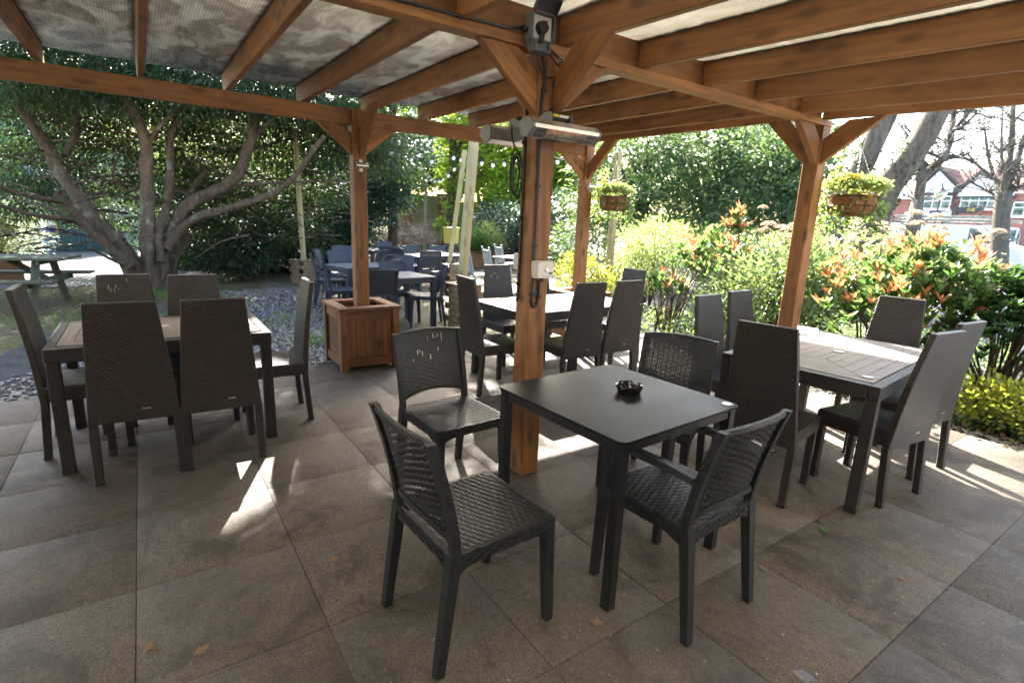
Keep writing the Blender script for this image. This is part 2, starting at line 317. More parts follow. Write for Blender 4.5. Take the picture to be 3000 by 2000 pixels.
# ------------------------------------------------------------------ object helpers
def tag(o, label=None, cat=None, group=None, kind=None):
    if label: o['label'] = label
    if cat: o['category'] = cat
    if group: o['group'] = group
    if kind: o['kind'] = kind
    return o
def thing(name, label, cat, loc=(0, 0, 0), rotz=0.0, group=None):
    o = bpy.data.objects.new(name, None); COL.objects.link(o); o.empty_display_size = .1
    o.location = loc; o.rotation_euler = (0, 0, rotz)
    return tag(o, label, cat, group)
def link(name, me, parent=None, loc=None, rot=None):
    o = bpy.data.objects.new(name, me); COL.objects.link(o)
    if parent is not None: o.parent = parent
    if loc is not None: o.location = loc
    if rot is not None: o.rotation_euler = rot
    return o
def boxuv(me):
    n = len(me.loops)
    if n == 0: return
    uv = me.uv_layers.new(name='UVMap')
    co = np.empty(len(me.vertices)*3); me.vertices.foreach_get('co', co); co = co.reshape(-1, 3)
    li = np.empty(n, dtype=np.int32); me.loops.foreach_get('vertex_index', li)
    nor = np.empty(len(me.polygons)*3); me.polygons.foreach_get('normal', nor); nor = np.abs(nor.reshape(-1, 3))
    lt = np.empty(len(me.polygons), dtype=np.int32); me.polygons.foreach_get('loop_total', lt)
    ax = np.repeat(np.argmax(nor*np.array([1.0, 1.0, 1.02]), axis=1), lt)
    c = co[li]; out = np.empty((n, 2))
    for a, (p, q) in {0: (1, 2), 1: (0, 2), 2: (0, 1)}.items():
        m = ax == a; out[m, 0] = c[m, p]; out[m, 1] = c[m, q]
    uv.data.foreach_set('uv', out.ravel())
def build(name, bm, mat, parent=None, smooth=False, loc=None, rot=None, uv=True):
    me = bpy.data.meshes.new(name); bm.normal_update(); bm.to_mesh(me); bm.free()
    if smooth: me.polygons.foreach_set('use_smooth', [True]*len(me.polygons))
    for m in (mat if isinstance(mat, (list, tuple)) else [mat]): me.materials.append(m)
    if uv: boxuv(me)
    return link(name, me, parent, loc, rot)
def npmesh(name, V, F, mat, parent=None, smooth=False, loc=None, uv=False):
    """V (n,3); F (m,k) of one face size"""
    me = bpy.data.meshes.new(name); V = np.asarray(V, dtype=np.float32); F = np.asarray(F, dtype=np.int32)
    k = F.shape[1]
    me.vertices.add(len(V)); me.vertices.foreach_set('co', V.ravel())
    me.loops.add(F.size); me.loops.foreach_set('vertex_index', F.ravel())
    me.polygons.add(len(F)); me.polygons.foreach_set('loop_start', np.arange(0, F.size, k, dtype=np.int32))
    if smooth: me.polygons.foreach_set('use_smooth', np.ones(len(F), dtype=bool))
    me.update(calc_edges=True); me.materials.append(mat)
    if uv: boxuv(me)
    return link(name, me, parent, loc)
def copy_tree(o, parent=None):
    c = o.copy(); COL.objects.link(c)
    if parent is not None: c.parent = parent
    for ch in [x for x in COL.objects if x.parent == o]: copy_tree(ch, c)
    return c
def BM(): return bmesh.new()
def bx(bm, c, s, bev=0.003, rot=None, taper=None, seg=1):
    """box centre c, size s; taper = (tx, ty) scale of the top"""
    r = bmesh.ops.create_cube(bm, size=1.0); vs = r['verts']
    for v in vs:
        if taper and v.co.z > 0: v.co.x *= taper[0]; v.co.y *= taper[1]
        v.co = Vector((v.co.x*s[0], v.co.y*s[1], v.co.z*s[2]))
    if bev:
        es = list({e for v in vs for e in v.link_edges})
        r2 = bmesh.ops.bevel(bm, geom=es, offset=bev, segments=seg, affect='EDGES', profile=.5)
        vs = list({v for f in r2['faces'] for v in f.verts} | {v for v in vs if v.is_valid})
    m = Matrix.Translation(Vector(c)) @ (rot.to_4x4() if rot is not None else Matrix.Identity(4))
    bmesh.ops.transform(bm, matrix=m, verts=vs)
    return vs
def quadbox(bm, P, bev=0.0):
    """eight corners: bottom ring 0-3, top ring 4-7"""
    vs = [bm.verts.new(p) for p in P]
    fs = [(3, 2, 1, 0), (4, 5, 6, 7), (0, 1, 5, 4), (1, 2, 6, 5), (2, 3, 7, 6), (3, 0, 4, 7)]
    ff = [bm.faces.new([vs[i] for i in f]) for f in fs]
    if bev:
        es = list({e for f in ff for e in f.edges}); bmesh.ops.bevel(bm, geom=es, offset=bev, segments=1, affect='EDGES', profile=.5)
def prism(bm, poly, h, M=None, bev=0.0):
    """polygon (x, y) extruded 0..h along z, then moved by M"""
    n = len(poly); b = [bm.verts.new((x, y, 0)) for x, y in poly]; t = [bm.verts.new((x, y, h)) for x, y in poly]
    fs = [bm.faces.new(b[::-1]), bm.faces.new(t)] + [bm.faces.new((b[i], b[(i+1) % n], t[(i+1) % n], t[i])) for i in range(n)]
    vs = b+t
    if bev:
        es = [e for e in fs[1].edges]+[e for e in fs[0].edges]
        r = bmesh.ops.bevel(bm, geom=es, offset=bev, segments=1, affect='EDGES', profile=.5); vs = list({v for v in vs if v.is_valid} | {v for f in r['faces'] for v in f.verts})
    if M is not None: bmesh.ops.transform(bm, matrix=M, verts=vs)
def tube(bm, pts, rad, n=8, cap=True):
    pts = [Vector(p) for p in pts]
    if not isinstance(rad, (list, tuple)): rad = [rad]*len(pts)
    rings = []; up = None
    for i, p in enumerate(pts):
        t = ((pts[min(i+1, len(pts)-1)]-pts[max(i-1, 0)])).normalized()
        if up is None:
            up = Vector((0, 0, 1)) if abs(t.z) < .9 else Vector((1, 0, 0))
        a = t.cross(up)
        if a.length < 1e-4: a = t.cross(Vector((0, 1, 0)))
        a.normalize(); b = a.cross(t).normalized(); up = b
        rings.append([bm.verts.new(p + (a*math.cos(2*PI*j/n) + b*math.sin(2*PI*j/n))*rad[i]) for j in range(n)])
    for r0, r1 in zip(rings, rings[1:]):
        for j in range(n): bm.faces.new((r0[j], r0[(j+1) % n], r1[(j+1) % n], r1[j]))
    if cap: bm.faces.new(rings[0][::-1]); bm.faces.new(rings[-1])
def spline(pts, k=6):
    """Catmull-Rom through pts (each a tuple of any length)"""
    P = np.array(pts, float); out = []
    Q = np.vstack([2*P[0]-P[1], P, 2*P[-1]-P[-2]])
    for i in range(1, len(Q)-2):
        for j in range(k):
            t = j/k; p0, p1, p2, p3 = Q[i-1], Q[i], Q[i+1], Q[i+2]
            out.append(.5*((2*p1)+(-p0+p2)*t+(2*p0-5*p1+4*p2-p3)*t*t+(-p0+3*p1-3*p2+p3)*t**3))
    out.append(P[-1]); return np.array(out)
def lathe(bm, prof, n=24, M=None):
    rings = []; vs = []
    for r, z in prof:
        ring = [bm.verts.new((max(r, 1e-4)*math.cos(2*PI*i/n), max(r, 1e-4)*math.sin(2*PI*i/n), z)) for i in range(n)]; rings.append(ring); vs += ring
    for a, b in zip(rings, rings[1:]):
        for i in range(n): bm.faces.new((a[i], a[(i+1) % n], b[(i+1) % n], b[i]))
    bm.faces.new(rings[0][::-1]); bm.faces.new(rings[-1])
    if M is not None: bmesh.ops.transform(bm, matrix=M, verts=vs)
def text(name, body, size, mat, parent, loc, rot, extrude=.0008):
    cu = bpy.data.curves.new(name, 'FONT'); cu.body = body; cu.size = size; cu.extrude = extrude; cu.align_x = 'CENTER'; cu.align_y = 'CENTER'; cu.resolution_u = 2
    tmp = bpy.data.objects.new(name, cu); COL.objects.link(tmp)
    me = bpy.data.meshes.new_from_object(tmp.evaluated_get(bpy.context.evaluated_depsgraph_get())); me.name = name
    bpy.data.objects.remove(tmp); me.materials.clear(); me.materials.append(mat)
    return link(name, me, parent, loc, rot)
def timber(name, p0, p1, wd, ht, mat, parent, off=Vector((0, 0, 0)), bev=.004, ends=None):
    """beam p0->p1 (world), wd across, ht upright; mesh lies along local x so the grain follows it"""
    p0, p1 = Vector(p0), Vector(p1); x = (p1-p0); L = x.length; x.normalize()
    up = Vector((0, 0, 1)) if abs(x.z) < .95 else Vector((0, 1, 0))
    y = up.cross(x).normalized(); z = x.cross(y)
    bm = BM()
    if ends is None: bx(bm, (0, 0, 0), (L, wd, ht), bev)
    else: # mitred brace: trapezoid in local xz
        a, b = ends
        quadbox(bm, [(-L/2, -wd/2, -ht/2), (L/2, -wd/2, -ht/2), (L/2, wd/2, -ht/2), (-L/2, wd/2, -ht/2),
                     (-L/2+a, -wd/2, ht/2), (L/2-b, -wd/2, ht/2), (L/2-b, wd/2, ht/2), (-L/2+a, wd/2, ht/2)], bev)
    o = build(name, bm, mat, parent)
    m = Matrix((x, y, z)).transposed().to_4x4(); m.translation = (p0+p1)/2-off
    o.matrix_local = m
    return o
def facing(fx, fy): return math.atan2(-fx, fy)   # local +y turned to (fx, fy)
# ------------------------------------------------------------------ woven surface
def weave(name, S, nu, nv, lu, lv, mat, parent, colp=.031, rowp=.0132, amp=.0019, t=.0016):
    """S(u, v) -> (point, normal), u, v in 0..1; ribbons run along u, spokes along v"""
    V = []; F = []
    rows = max(3, round(lv/rowp)); cols = max(3, round(lu/colp)); rp = 1.0/rows
    sub = 6; us = np.linspace(0, 1, cols*sub+1)
    for r in range(rows):
        vc = (r+.5)*rp; b0 = len(V)
        for i, u in enumerate(us):
            ph = u*cols
            off = amp*math.cos(PI*ph+PI*r)
            near = abs(ph-round(ph)); wv = rp*(.535 if near > .2 else .44)
            for s_, h in ((-1, 0.0), (0, t), (1, 0.0)):
                p, n = S(u, vc+s_*wv); V.append(p+n*(off+h))
        for i in range(len(us)-1):
            a = b0+i*3
            F += [(a, a+3, a+4, a+1), (a+1, a+4, a+5, a+2)]
    for c in range(cols+1):
        for du in (.5,):
            u0 = c/cols; wu = .0042/lu; b0 = len(V); m = rows*2
            for j in range(m+1):
                v = j/m
                for s_ in (-1, 1):
                    p, n = S(min(1, max(0, u0+s_*wu)), v); V.append(p)
            for j in range(m):
                a = b0+j*2; F.append((a, a+1, a+3, a+2))
    return npmesh(name, np.array([tuple(p) for p in V]), F, mat, parent, smooth=True)
# ------------------------------------------------------------------ low-backed resin chair (faces +y)
def resin_chair(name, label, group, mat=M_PLAS, arms=False):
    t = thing(name, label, 'chair', group=group)
    W = .225
    def back_y(z): return -.195 - .02*((z-.44)/.42) - .075*max(0, (z-.44)/.42)**1.6
    def Sb(u, v):
        x = (u-.5)*2*(W-.026); arch = .052*(1-(2*u-1)**2)
        z0 = .505+arch*.55; z1 = .862+.010*(1-(2*u-1)**2); z = z0+(z1-z0)*v
        y = back_y(z) - .026*(1-(2*u-1)**2)
        return Vector((x, y, z)), Vector(((u-.5)*-.25, 1, .15)).normalized()
    weave('backrest', Sb, 0, 0, 2*(W-.026), .345, mat, t)
    def Ss(u, v):
        x = (u-.5)*2*(.205); y = -.20+v*.415
        z = .452-.010*math.sin(PI*u)*math.sin(PI*v)
        return Vector((x*(1+.04*v), y, z)), Vector((0, 0, 1))
    weave('seat', Ss, 0, 0, .41, .415, mat, t, rowp=.0138)
    bm = BM()                                                            # back frame: two stiles, top and bottom rail
    for s in (-1, 1):
        zs = np.linspace(.43, .868, 9)
        for z0, z1 in zip(zs, zs[1:]):
            y0, y1 = back_y(z0), back_y(z1); x = s*(W-.014)
            quadbox(bm, [(x-.0145, y0-.017, z0), (x+.0145, y0-.017, z0), (x+.0145, y0+.016, z0), (x-.0145, y0+.016, z0),
                         (x-.0145, y1-.017, z1), (x+.0145, y1-.017, z1), (x+.0145, y1+.016, z1), (x-.0145, y1+.016, z1)])
    us = np.linspace(0, 1, 11)
    for vv, hh in ((1.0, .010), (0.0, .012)):
        for u0, u1 in zip(us, us[1:]):
            a, _ = Sb(u0, vv); b, _ = Sb(u1, vv)
            quadbox(bm, [(a.x, a.y-.010, a.z-hh), (b.x, b.y-.010, b.z-hh), (b.x, b.y+.010, b.z-hh), (a.x, a.y+.010, a.z-hh),
                         (a.x, a.y-.008, a.z+hh*.7), (b.x, b.y-.008, b.z+hh*.7), (b.x, b.y+.008, b.z+hh*.7), (a.x, a.y+.008, a.z+hh*.7)])
    build('back_frame', bm, M_PLASF if mat == M_PLAS else mat, t)
    # apron with arched lower edge, ribbed like weave
    bm = BM()
    def rail(p, q, h0=.072, h1=.050, th=.016):
        p, q = Vector(p), Vector(q); d = (q-p).normalized(); nn = Vector((d.y, -d.x, 0))*th; k = 12
        for i in range(k):
            a, b = i/k, (i+1)/k; fa = 1-min(1, min(a, 1-a)*5); fb = 1-min(1, min(b, 1-b)*5)
            ha, hb = h1+(h0-h1)*fa+.01*fa*fa, h1+(h0-h1)*fb+.01*fb*fb; A, B = p+(q-p)*a, p+(q-p)*b
            for r in range(4):                                               # four stacked strands
                zt, zb = 1-r/4, 1-(r+1)/4; bul = nn*(.10*(1 if (i+r) % 2 else -1))
                top = .452
                quadbox(bm, [A+Vector((0, 0, top-ha*(1-zb))), B+Vector((0, 0, top-hb*(1-zb))), B+nn+bul+Vector((0, 0, top-hb*(1-zb)+.001)), A+nn+bul+Vector((0, 0, top-ha*(1-zb)+.001)),
                             A+Vector((0, 0, top-ha*(1-zt))), B+Vector((0, 0, top-hb*(1-zt))), B+nn+bul+Vector((0, 0, top-hb*(1-zt)-.001)), A+nn+bul+Vector((0, 0, top-ha*(1-zt)-.001))])
    x0, x1, y0, y1 = -.208, .208, -.205, .222
    rail((x0, y0, 0), (x1, y0, 0)); rail((x1*1.03, y1, 0), (x0*1.03, y1, 0)); rail((x1, y0, 0), (x1*1.03, y1, 0)); rail((x0*1.03, y1, 0), (x0, y0, 0))
    build('seat_frame', bm, mat, t)
    def leg(x, ytop, ybot, ztop, out):
        bm = BM(); zs = np.linspace(0, ztop, 7)
        for z0, z1 in zip(zs, zs[1:]):
            def q(z):
                f = z/ztop; h = .0165+.0055*f; yy = ybot+(ytop-ybot)*f; xx = x+out*(1-f)
                return [(xx-h, yy-h, z), (xx+h, yy-h, z), (xx+h, yy+h, z), (xx-h, yy+h, z)]
            quadbox(bm, q(z0)+q(z1))
        return build('leg', bm, M_PLASF if mat == M_PLAS else mat, t)
    for s in (-1, 1):
        leg(s*(W-.020), -.198, -.258, .452, s*.006)
        leg(s*.203, .212, .232, .452 if not arms else .640, s*.012)
        if arms:
            bm = BM(); pts = spline([(s*.212, -.215, .655), (s*.222, -.10, .668), (s*.224, .08, .664), (s*.215, .21, .652), (s*.213, .238, .625)], 4)
            for a, b in zip(pts, pts[1:]):
                quadbox(bm, [(a[0]-.022, a[1], a[2]-.016), (a[0]+.022, a[1], a[2]-.016), (b[0]+.022, b[1], b[2]-.016), (b[0]-.022, b[1], b[2]-.016),
                             (a[0]-.018, a[1], a[2]+.010), (a[0]+.018, a[1], a[2]+.010), (b[0]+.018, b[1], b[2]+.010), (b[0]-.018, b[1], b[2]+.010)])
            build('armrest', bm, M_PLASF if mat == M_PLAS else mat, t)
    return t
# ------------------------------------------------------------------ tall wicker chair (faces +y)
def tall_chair(label, group):
    t = thing('wicker_chair', label, 'chair', group=group)
    bm = BM()                                                            # tapered, slightly curved back
    zs = np.linspace(.345, 1.035, 9); fr = []
    def sec(z):
        f = (z-.345)/.69; w = .220-.060*f; y = -.200-.085*f-.012*math.sin(PI*f)*-1; th = .040-.004*f
        return w, y, th
    for z0, z1 in zip(zs, zs[1:]):
        w0, y0, t0 = sec(z0); w1, y1, t1 = sec(z1)
        vs = [(-w0, y0-t0/2, z0), (w0, y0-t0/2, z0), (w0, y0+t0/2, z0), (-w0, y0+t0/2, z0), (-w1, y1-t1/2, z1), (w1, y1-t1/2, z1), (w1, y1+t1/2, z1), (-w1, y1+t1/2, z1)]
        quadbox(bm, vs)
    bmesh.ops.remove_doubles(bm, verts=bm.verts, dist=1e-5)
    kill = [f for f in bm.faces if abs(f.normal.z) > .9 and .36 < f.calc_center_median().z < 1.02]
    bm.normal_update(); kill = [f for f in bm.faces if abs(f.normal.z) > .9 and .36 < f.calc_center_median().z < 1.02]
    bmesh.ops.delete(bm, geom=kill, context='FACES_ONLY')
    es = [e for e in bm.edges if len(e.link_faces) == 2 and e.calc_face_angle(0) > .9]
    bmesh.ops.bevel(bm, geom=es, offset=.007, segments=2, affect='EDGES', profile=.5)
    build('backrest', bm, M_WICK, t, smooth=False)
    bm = BM(); bx(bm, (0, .005, .405), (.425, .43, .095), .012, seg=2); build('seat', bm, M_WICK, t)
    for s in (-1, 1):
        bm = BM(); quadbox(bm, [(s*.200-.020, -.245, 0), (s*.200+.020, -.245, 0), (s*.200+.020, -.207, 0), (s*.200-.020, -.207, 0),
                               (s*.198-.022, -.219, .36), (s*.198+.022, -.219, .36), (s*.198+.022, -.179, .36), (s*.198-.022, -.179, .36)], .004)
        o = build('leg', bm, M_WICKT, t)
        bm = BM(); bx(bm, (s*.200, -.226, .008), (.042, .040, .016), .003); build('foot', bm, M_RUB, o)
        bm = BM(); bx(bm, (s*.185, .190, .18), (.040, .040, .36), .004, taper=(1.05, 1.05)); o = build('leg', bm, M_WICKT, t)
        bm = BM(); bx(bm, (s*.185, .190, .008), (.042, .042, .016), .003); build('foot', bm, M_RUB, o)
    bm = BM(); bx(bm, (.055, -.2235, .422), (.046, .003, .020), .001); build('maker_tag', bm, M_SILV, t)
    return t
# ------------------------------------------------------------------ wicker table with mitred slatted top
def wicker_table(label, group, Lx, Ly, loc, rotz):
    t = thing('slatted_table', label, 'table', loc, rotz, group)
    H = .748; fr = .055
    bm = BM()
    for s in (-1, 1):
        bx(bm, (s*(Lx/2-fr/2), 0, H-.042), (fr, Ly, .084), .006, seg=2)
        bx(bm, (0, s*(Ly/2-fr/2), H-.042), (Lx-2*fr-.002, fr, .084), .006, seg=2)
    build('table_frame', bm, M_WICKT, t)
    bm = BM(); hx, hy = Lx/2-fr-.003, Ly/2-fr-.003; bw = .074; g = .0035; n = int(min(hx, hy)/bw)
    for i in range(n):
        ax, ay = hx-i*bw, hy-i*bw
        if i == n-1: bx_, by_ = ax-bw+g, ay-bw+g
        else: bx_, by_ = ax-bw+g, ay-bw+g
        for k in range(4):
            if k == 0: P = [(-ax+g, -ay), (ax-g, -ay), (bx_-g, -by_), (-bx_+g, -by_)]
            elif k == 1: P = [(ax, -ay+g), (ax, ay-g), (bx_, by_-g), (bx_, -by_+g)]
            elif k == 2: P = [(ax-g, ay), (-ax+g, ay), (-bx_+g, by_), (bx_-g, by_)]
            else: P = [(-ax, ay-g), (-ax, -ay+g), (-bx_, -by_+g), (-bx_, by_-g)]
            prism(bm, P, .016, Matrix.Translation((0, 0, H-.013)))
    ex, ey = hx-n*bw, hy-n*bw
    if ex > .01 and ey > .01: bx(bm, (0, 0, H-.005), (2*ex, 2*ey, .016), .001)
    build('slatted_top', bm, M_TOP, t)
    bm = BM(); bx(bm, (0, 0, H-.020), (2*hx, 2*hy, .008), 0); build('backing_board', bm, M_DARKW, t)
    bm = BM(); lathe(bm, [(.030, 0), (.034, .002), (.034, .005), (.024, .006)], 20, Matrix.Translation((0, 0, H+.0032))); lid = build('hole_cover', bm, M_SILV, t)
    for sx in (-1, 1):
        for sy in (-1, 1):
            bm = BM(); bx(bm, (sx*(Lx/2-.034), sy*(Ly/2-.034), (H-.085)/2), (.062, .062, H-.087), .006, seg=2); o = build('leg', bm, M_WICKT, t)
            bm = BM(); bx(bm, (sx*(Lx/2-.034), sy*(Ly/2-.034), .020), (.066, .066, .040), .006); build('foot', bm, M_RUB, o)
    return t
# ------------------------------------------------------------------ the ground
def sheet(name, pts, z, mat, kind='structure', nx=0):
    bm = BM(); bm.faces.new([bm.verts.new((x, y, z)) for x, y in pts]); bm.normal_update()
    if bm.faces[:][0].normal.z < 0: bmesh.ops.reverse_faces(bm, faces=bm.faces[:])
    o = build(name, bm, mat); return tag(o, kind=kind)
sheet('ground', [(-160, -160), (160, -160), (160, 160), (-160, 160)], -.045, M_EARTH)
sheet('courtyard', [(-14.5, 2.2), (-5.39, 1.4), (-5.39, 5.4), (-6.5, 8.0), (-14.5, 11.5)], -.034, M_YARD)
sheet('driveway', [(-60, -9.0), (-12.6, -9.0), (-12.9, -.2), (-13.6, 1.6), (-18.8, 2.8), (-60, 4)], -.036, M_TARMAC)
sheet('car_park', [(-26, 10.8), (14, 8.9), (40, 20), (40, 70), (-50, 70), (-40, 26)], -.038, M_TARMAC)
sheet('slate_border', [(-9.2, -.7), (-5.39, -1.8), (-5.39, 2.4), (-7.3, 2.5), (-11.4, 2.3)], -.032, M_SLATE)
sheet('planting_bed', [(-5.39, 5.395), (2.5, 5.56), (6, 9.6), (-6.5, 12.4), (-10.2, 9.5)], -.033, M_SLATE)
# paved terrace, 608 mm grid measured from the joints
def paving(name, cells, mat):
    V = []; F = []; T = []
    for (i, j) in cells:
        x0, y0 = -1.13+.608*i, -.08+.608*j; x1, y1 = x0+.608, y0+.608; g = rng.uniform(.0008, .0022); b = .0022
        z = rng.uniform(-.0012, .0012); tx, ty = rng.uniform(-.0012, .0012, 2); k = len(V)
        for (a, c, dz, ins) in ((x0, y0, -.03, 0), (x1, y0, -.03, 0), (x1, y1, -.03, 0), (x0, y1, -.03, 0)):
            V.append((a+(g if a == x0 else -g), c+(g if c == y0 else -g), -.03))
        for (a, c) in ((x0, y0), (x1, y0), (x1, y1), (x0, y1)):
            V.append((a+(g if a == x0 else -g), c+(g if c == y0 else -g), z-b+.0005))
        for (a, c) in ((x0, y0), (x1, y0), (x1, y1), (x0, y1)):
            V.append((a+((g+b) if a == x0 else -g-b), c+((g+b) if c == y0 else -g-b), z+(tx if a == x0 else -tx)+(ty if c == y0 else -ty)))
        F.append((k+8, k+9, k+10, k+11))
        for q in range(4):
            r = (q+1) % 4; F.append((k+q, k+r, k+4+r, k+4+q)); F.append((k+4+q, k+4+r, k+8+r, k+8+q))
        T += [rng.uniform(0, 1)]*9
    o = npmesh(name, np.array(V), F, mat); tag(o, kind='structure')
    at = o.data.attributes.new('tint', 'FLOAT', 'FACE'); at.data.foreach_set('value', T)
    return o
sheet('terrace_bedding', [(-5.386, -6.2), (3.2, -6.2), (3.2, 5.395), (-5.386, 5.395)], -.0024, M_JOINT)
paving('terrace', [(i, j) for i in range(-7, 1) for j in range(-10, 9)], M_SLAB)
paving('side_path', [(i, j) for i in range(1, 7) for j in range(-10, 9)], M_RIVEN)
# loose slate in the beds (nobody could count it)
def chips(name, region, n, smin, smax, mat=M_CHIP, z=-.028):
    V = []; F = []
    for q in range(n):
        x, y = region(); s = rng.uniform(smin, smax); a = rng.uniform(0, 2*PI); k = len(V); asp = rng.uniform(.45, .9); th = s*rng.uniform(.12, .25)
        tilt = rng.normal(0, .22, 2)
        for lay in (0, 1):
            for i in range(4):
                an = a+2*PI*i/4; rr = s*(.85 if lay else 1)*(1+.25*math.sin(q*3.1+i*2.3)); px, py = rr*math.cos(an), rr*asp*math.sin(an)
                V.append((x+px, y+py, z+.006+lay*th+px*tilt[0]+py*tilt[1]))
        F.append((k+4, k+5, k+6, k+7))
        for i in range(4): j = (i+1) % 4; F.append((k+i, k+j, k+4+j, k+4+i))
    return tag(npmesh(name, np.array(V), F, mat), kind='stuff')
def reg_left():
    while True:
        x, y = rng.uniform(-8.8, -5.39), rng.uniform(-2.0, 2.3)
        if x > -5.39-3.2*max(0, (y+1.7)/3.6)-.3*rng.uniform(0, 1): return x, y
chips('slate_chippings', reg_left, 4200, .012, .034)
chips('slate_mulch', lambda: (rng.uniform(-5.3, 1.5), 5.42+abs(rng.normal(0, .45))), 3200, .014, .036)
def reg_grav(): return rng.uniform(-11.5, -6.5), rng.uniform(1.0, 2.7)
chips('gravel_path', reg_grav, 4500, .010, .032)
# ------------------------------------------------------------------ pergola
OFF = Vector((-2.417, 1.925, 0))
PG = thing('pergola', 'large stained timber pergola with a translucent ribbed roof over the terrace', 'pergola', OFF)
def tb(name, p0, p1, wd, ht, mat=M_WOOD, **k): return timber(name, p0, p1, wd, ht, mat, PG, OFF, **k)
posts = {'C': (-2.417, 1.925, 0, 2.389), 'R': (-2.417, 4.855, 0, 2.389), 'L': (-5.285, 1.880, .03, 2.494), 'F': (-5.285, 4.850, .03, 2.494)}
for k, (x, y, z0, z1) in posts.items(): tb('post', (x, y, z0), (x, y, z1), .13, .13, bev=.006)
for y0, y1 in ((-4.6, 4.92),): tb('beam', (-2.397, y0, 2.4135), (-2.397, y1, 2.4135), .092, .047)
tb('trimmer', (-2.404, -4.6, 2.5145), (-2.404, 4.79, 2.5145), .045, .153)
for y0, y1 in ((-4.6, 1.813), (1.947, 4.783)): tb('beam', (-5.29, y0, 2.422), (-5.29, y1, 2.422), .07, .142)
ys = [1.385+.61*k for k in range(-9, 6)]+[4.800]
for y in ys:
    yc = y+.0225
    tb('rafter', (-2.4285, yc, 2.458+.0725), (-5.50, yc, 2.512+.0725), .045, .145)
    tb('rafter', (-2.3795, yc, 2.4375+.0725), (.80, yc, 2.298+.0725), .045, .145)
tb('fascia', (.826, -4.6, 2.36), (.826, 4.9, 2.36), .045, .17)
def brace(pc, ax, sgn, top, run=.345, face=.065, wd=.05, zlow=2.085):
    """45-degree knee brace from the post face up to the beam underside"""
    x, y = pc; d = Vector((1, 0, 0)) if ax == 'x' else Vector((0, 1, 0)); d *= sgn
    p0 = Vector((x, y, 0))+d*(face-.002); h = top-zlow; wdt = .138
    bm = BM(); e = Vector((d.y, -d.x, 0))*wd/2
    r = run; k = wdt*1.414
    P = [(0, zlow), (0, zlow+k), (r-k*r/h, top), (r, top)]
    lo = [bm.verts.new(p0-OFF+d*a+Vector((0, 0, b))-e) for a, b in P]; hi = [bm.verts.new(p0-OFF+d*a+Vector((0, 0, b))+e) for a, b in P]
    bm.faces.new(lo); bm.faces.new(hi[::-1])
    for i in range(4): j = (i+1) % 4; bm.faces.new((lo[j], lo[i], hi[i], hi[j]))
    bmesh.ops.recalc_face_normals(bm, faces=bm.faces[:])
    bmesh.ops.bevel(bm, geom=bm.edges[:], offset=.003, segments=1, affect='EDGES', profile=.5)
    # own local frame along the brace so the grain follows it
    mid = p0-OFF+d*(r/2)+Vector((0, 0, zlow+h/2)); X = (d*r+Vector((0, 0, h))).normalized(); Y = Vector((-d.y, d.x, 0)); Z = X.cross(Y)
    m = Matrix((X, Y, Z)).transposed().to_4x4(); m.translation = mid
    bmesh.ops.transform(bm, matrix=m.inverted(), verts=bm.verts[:])
    o = build('brace', bm, M_WOOD, PG); o.matrix_local = m; return o
brace((-2.39, 1.925), 'y', -1, 2.389, .36); brace((-2.39, 1.925), 'y', 1, 2.389, .36)
brace((-2.417, 1.975), 'x', 1, 2.425, .40, zlow=2.075); brace((-2.417, 1.905), 'x', -1, 2.455, .36)
brace((-2.39, 4.855), 'y', -1, 2.389, .36); brace((-2.417, 4.835), 'x', -1, 2.462, .38); brace((-2.417, 4.835), 'x', 1, 2.415, .44)
brace((-5.285, 1.88), 'y', -1, 2.350, .33, zlow=2.08); brace((-5.285, 1.88), 'y', 1, 2.350, .33, zlow=2.08); brace((-5.285, 1.90), 'x', 1, 2.50, .42, zlow=2.07)
brace((-5.285, 4.85), 'y', -1, 2.350, .38, zlow=2.06); brace((-5.285, 4.84), 'x', 1, 2.50, .46, zlow=2.06); brace((-5.285, 4.85), 'x', -1, 2.50, .34, zlow=2.06)
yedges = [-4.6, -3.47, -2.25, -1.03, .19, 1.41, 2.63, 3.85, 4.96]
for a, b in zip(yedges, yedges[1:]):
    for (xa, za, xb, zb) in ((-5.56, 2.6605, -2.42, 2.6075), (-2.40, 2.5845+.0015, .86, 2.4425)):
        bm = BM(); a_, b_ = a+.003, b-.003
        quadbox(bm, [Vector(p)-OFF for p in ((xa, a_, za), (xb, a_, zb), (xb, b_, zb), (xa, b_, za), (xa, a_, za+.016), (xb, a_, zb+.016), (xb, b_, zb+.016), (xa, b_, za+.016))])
        build('roof_sheet', bm, M_ROOF, PG)
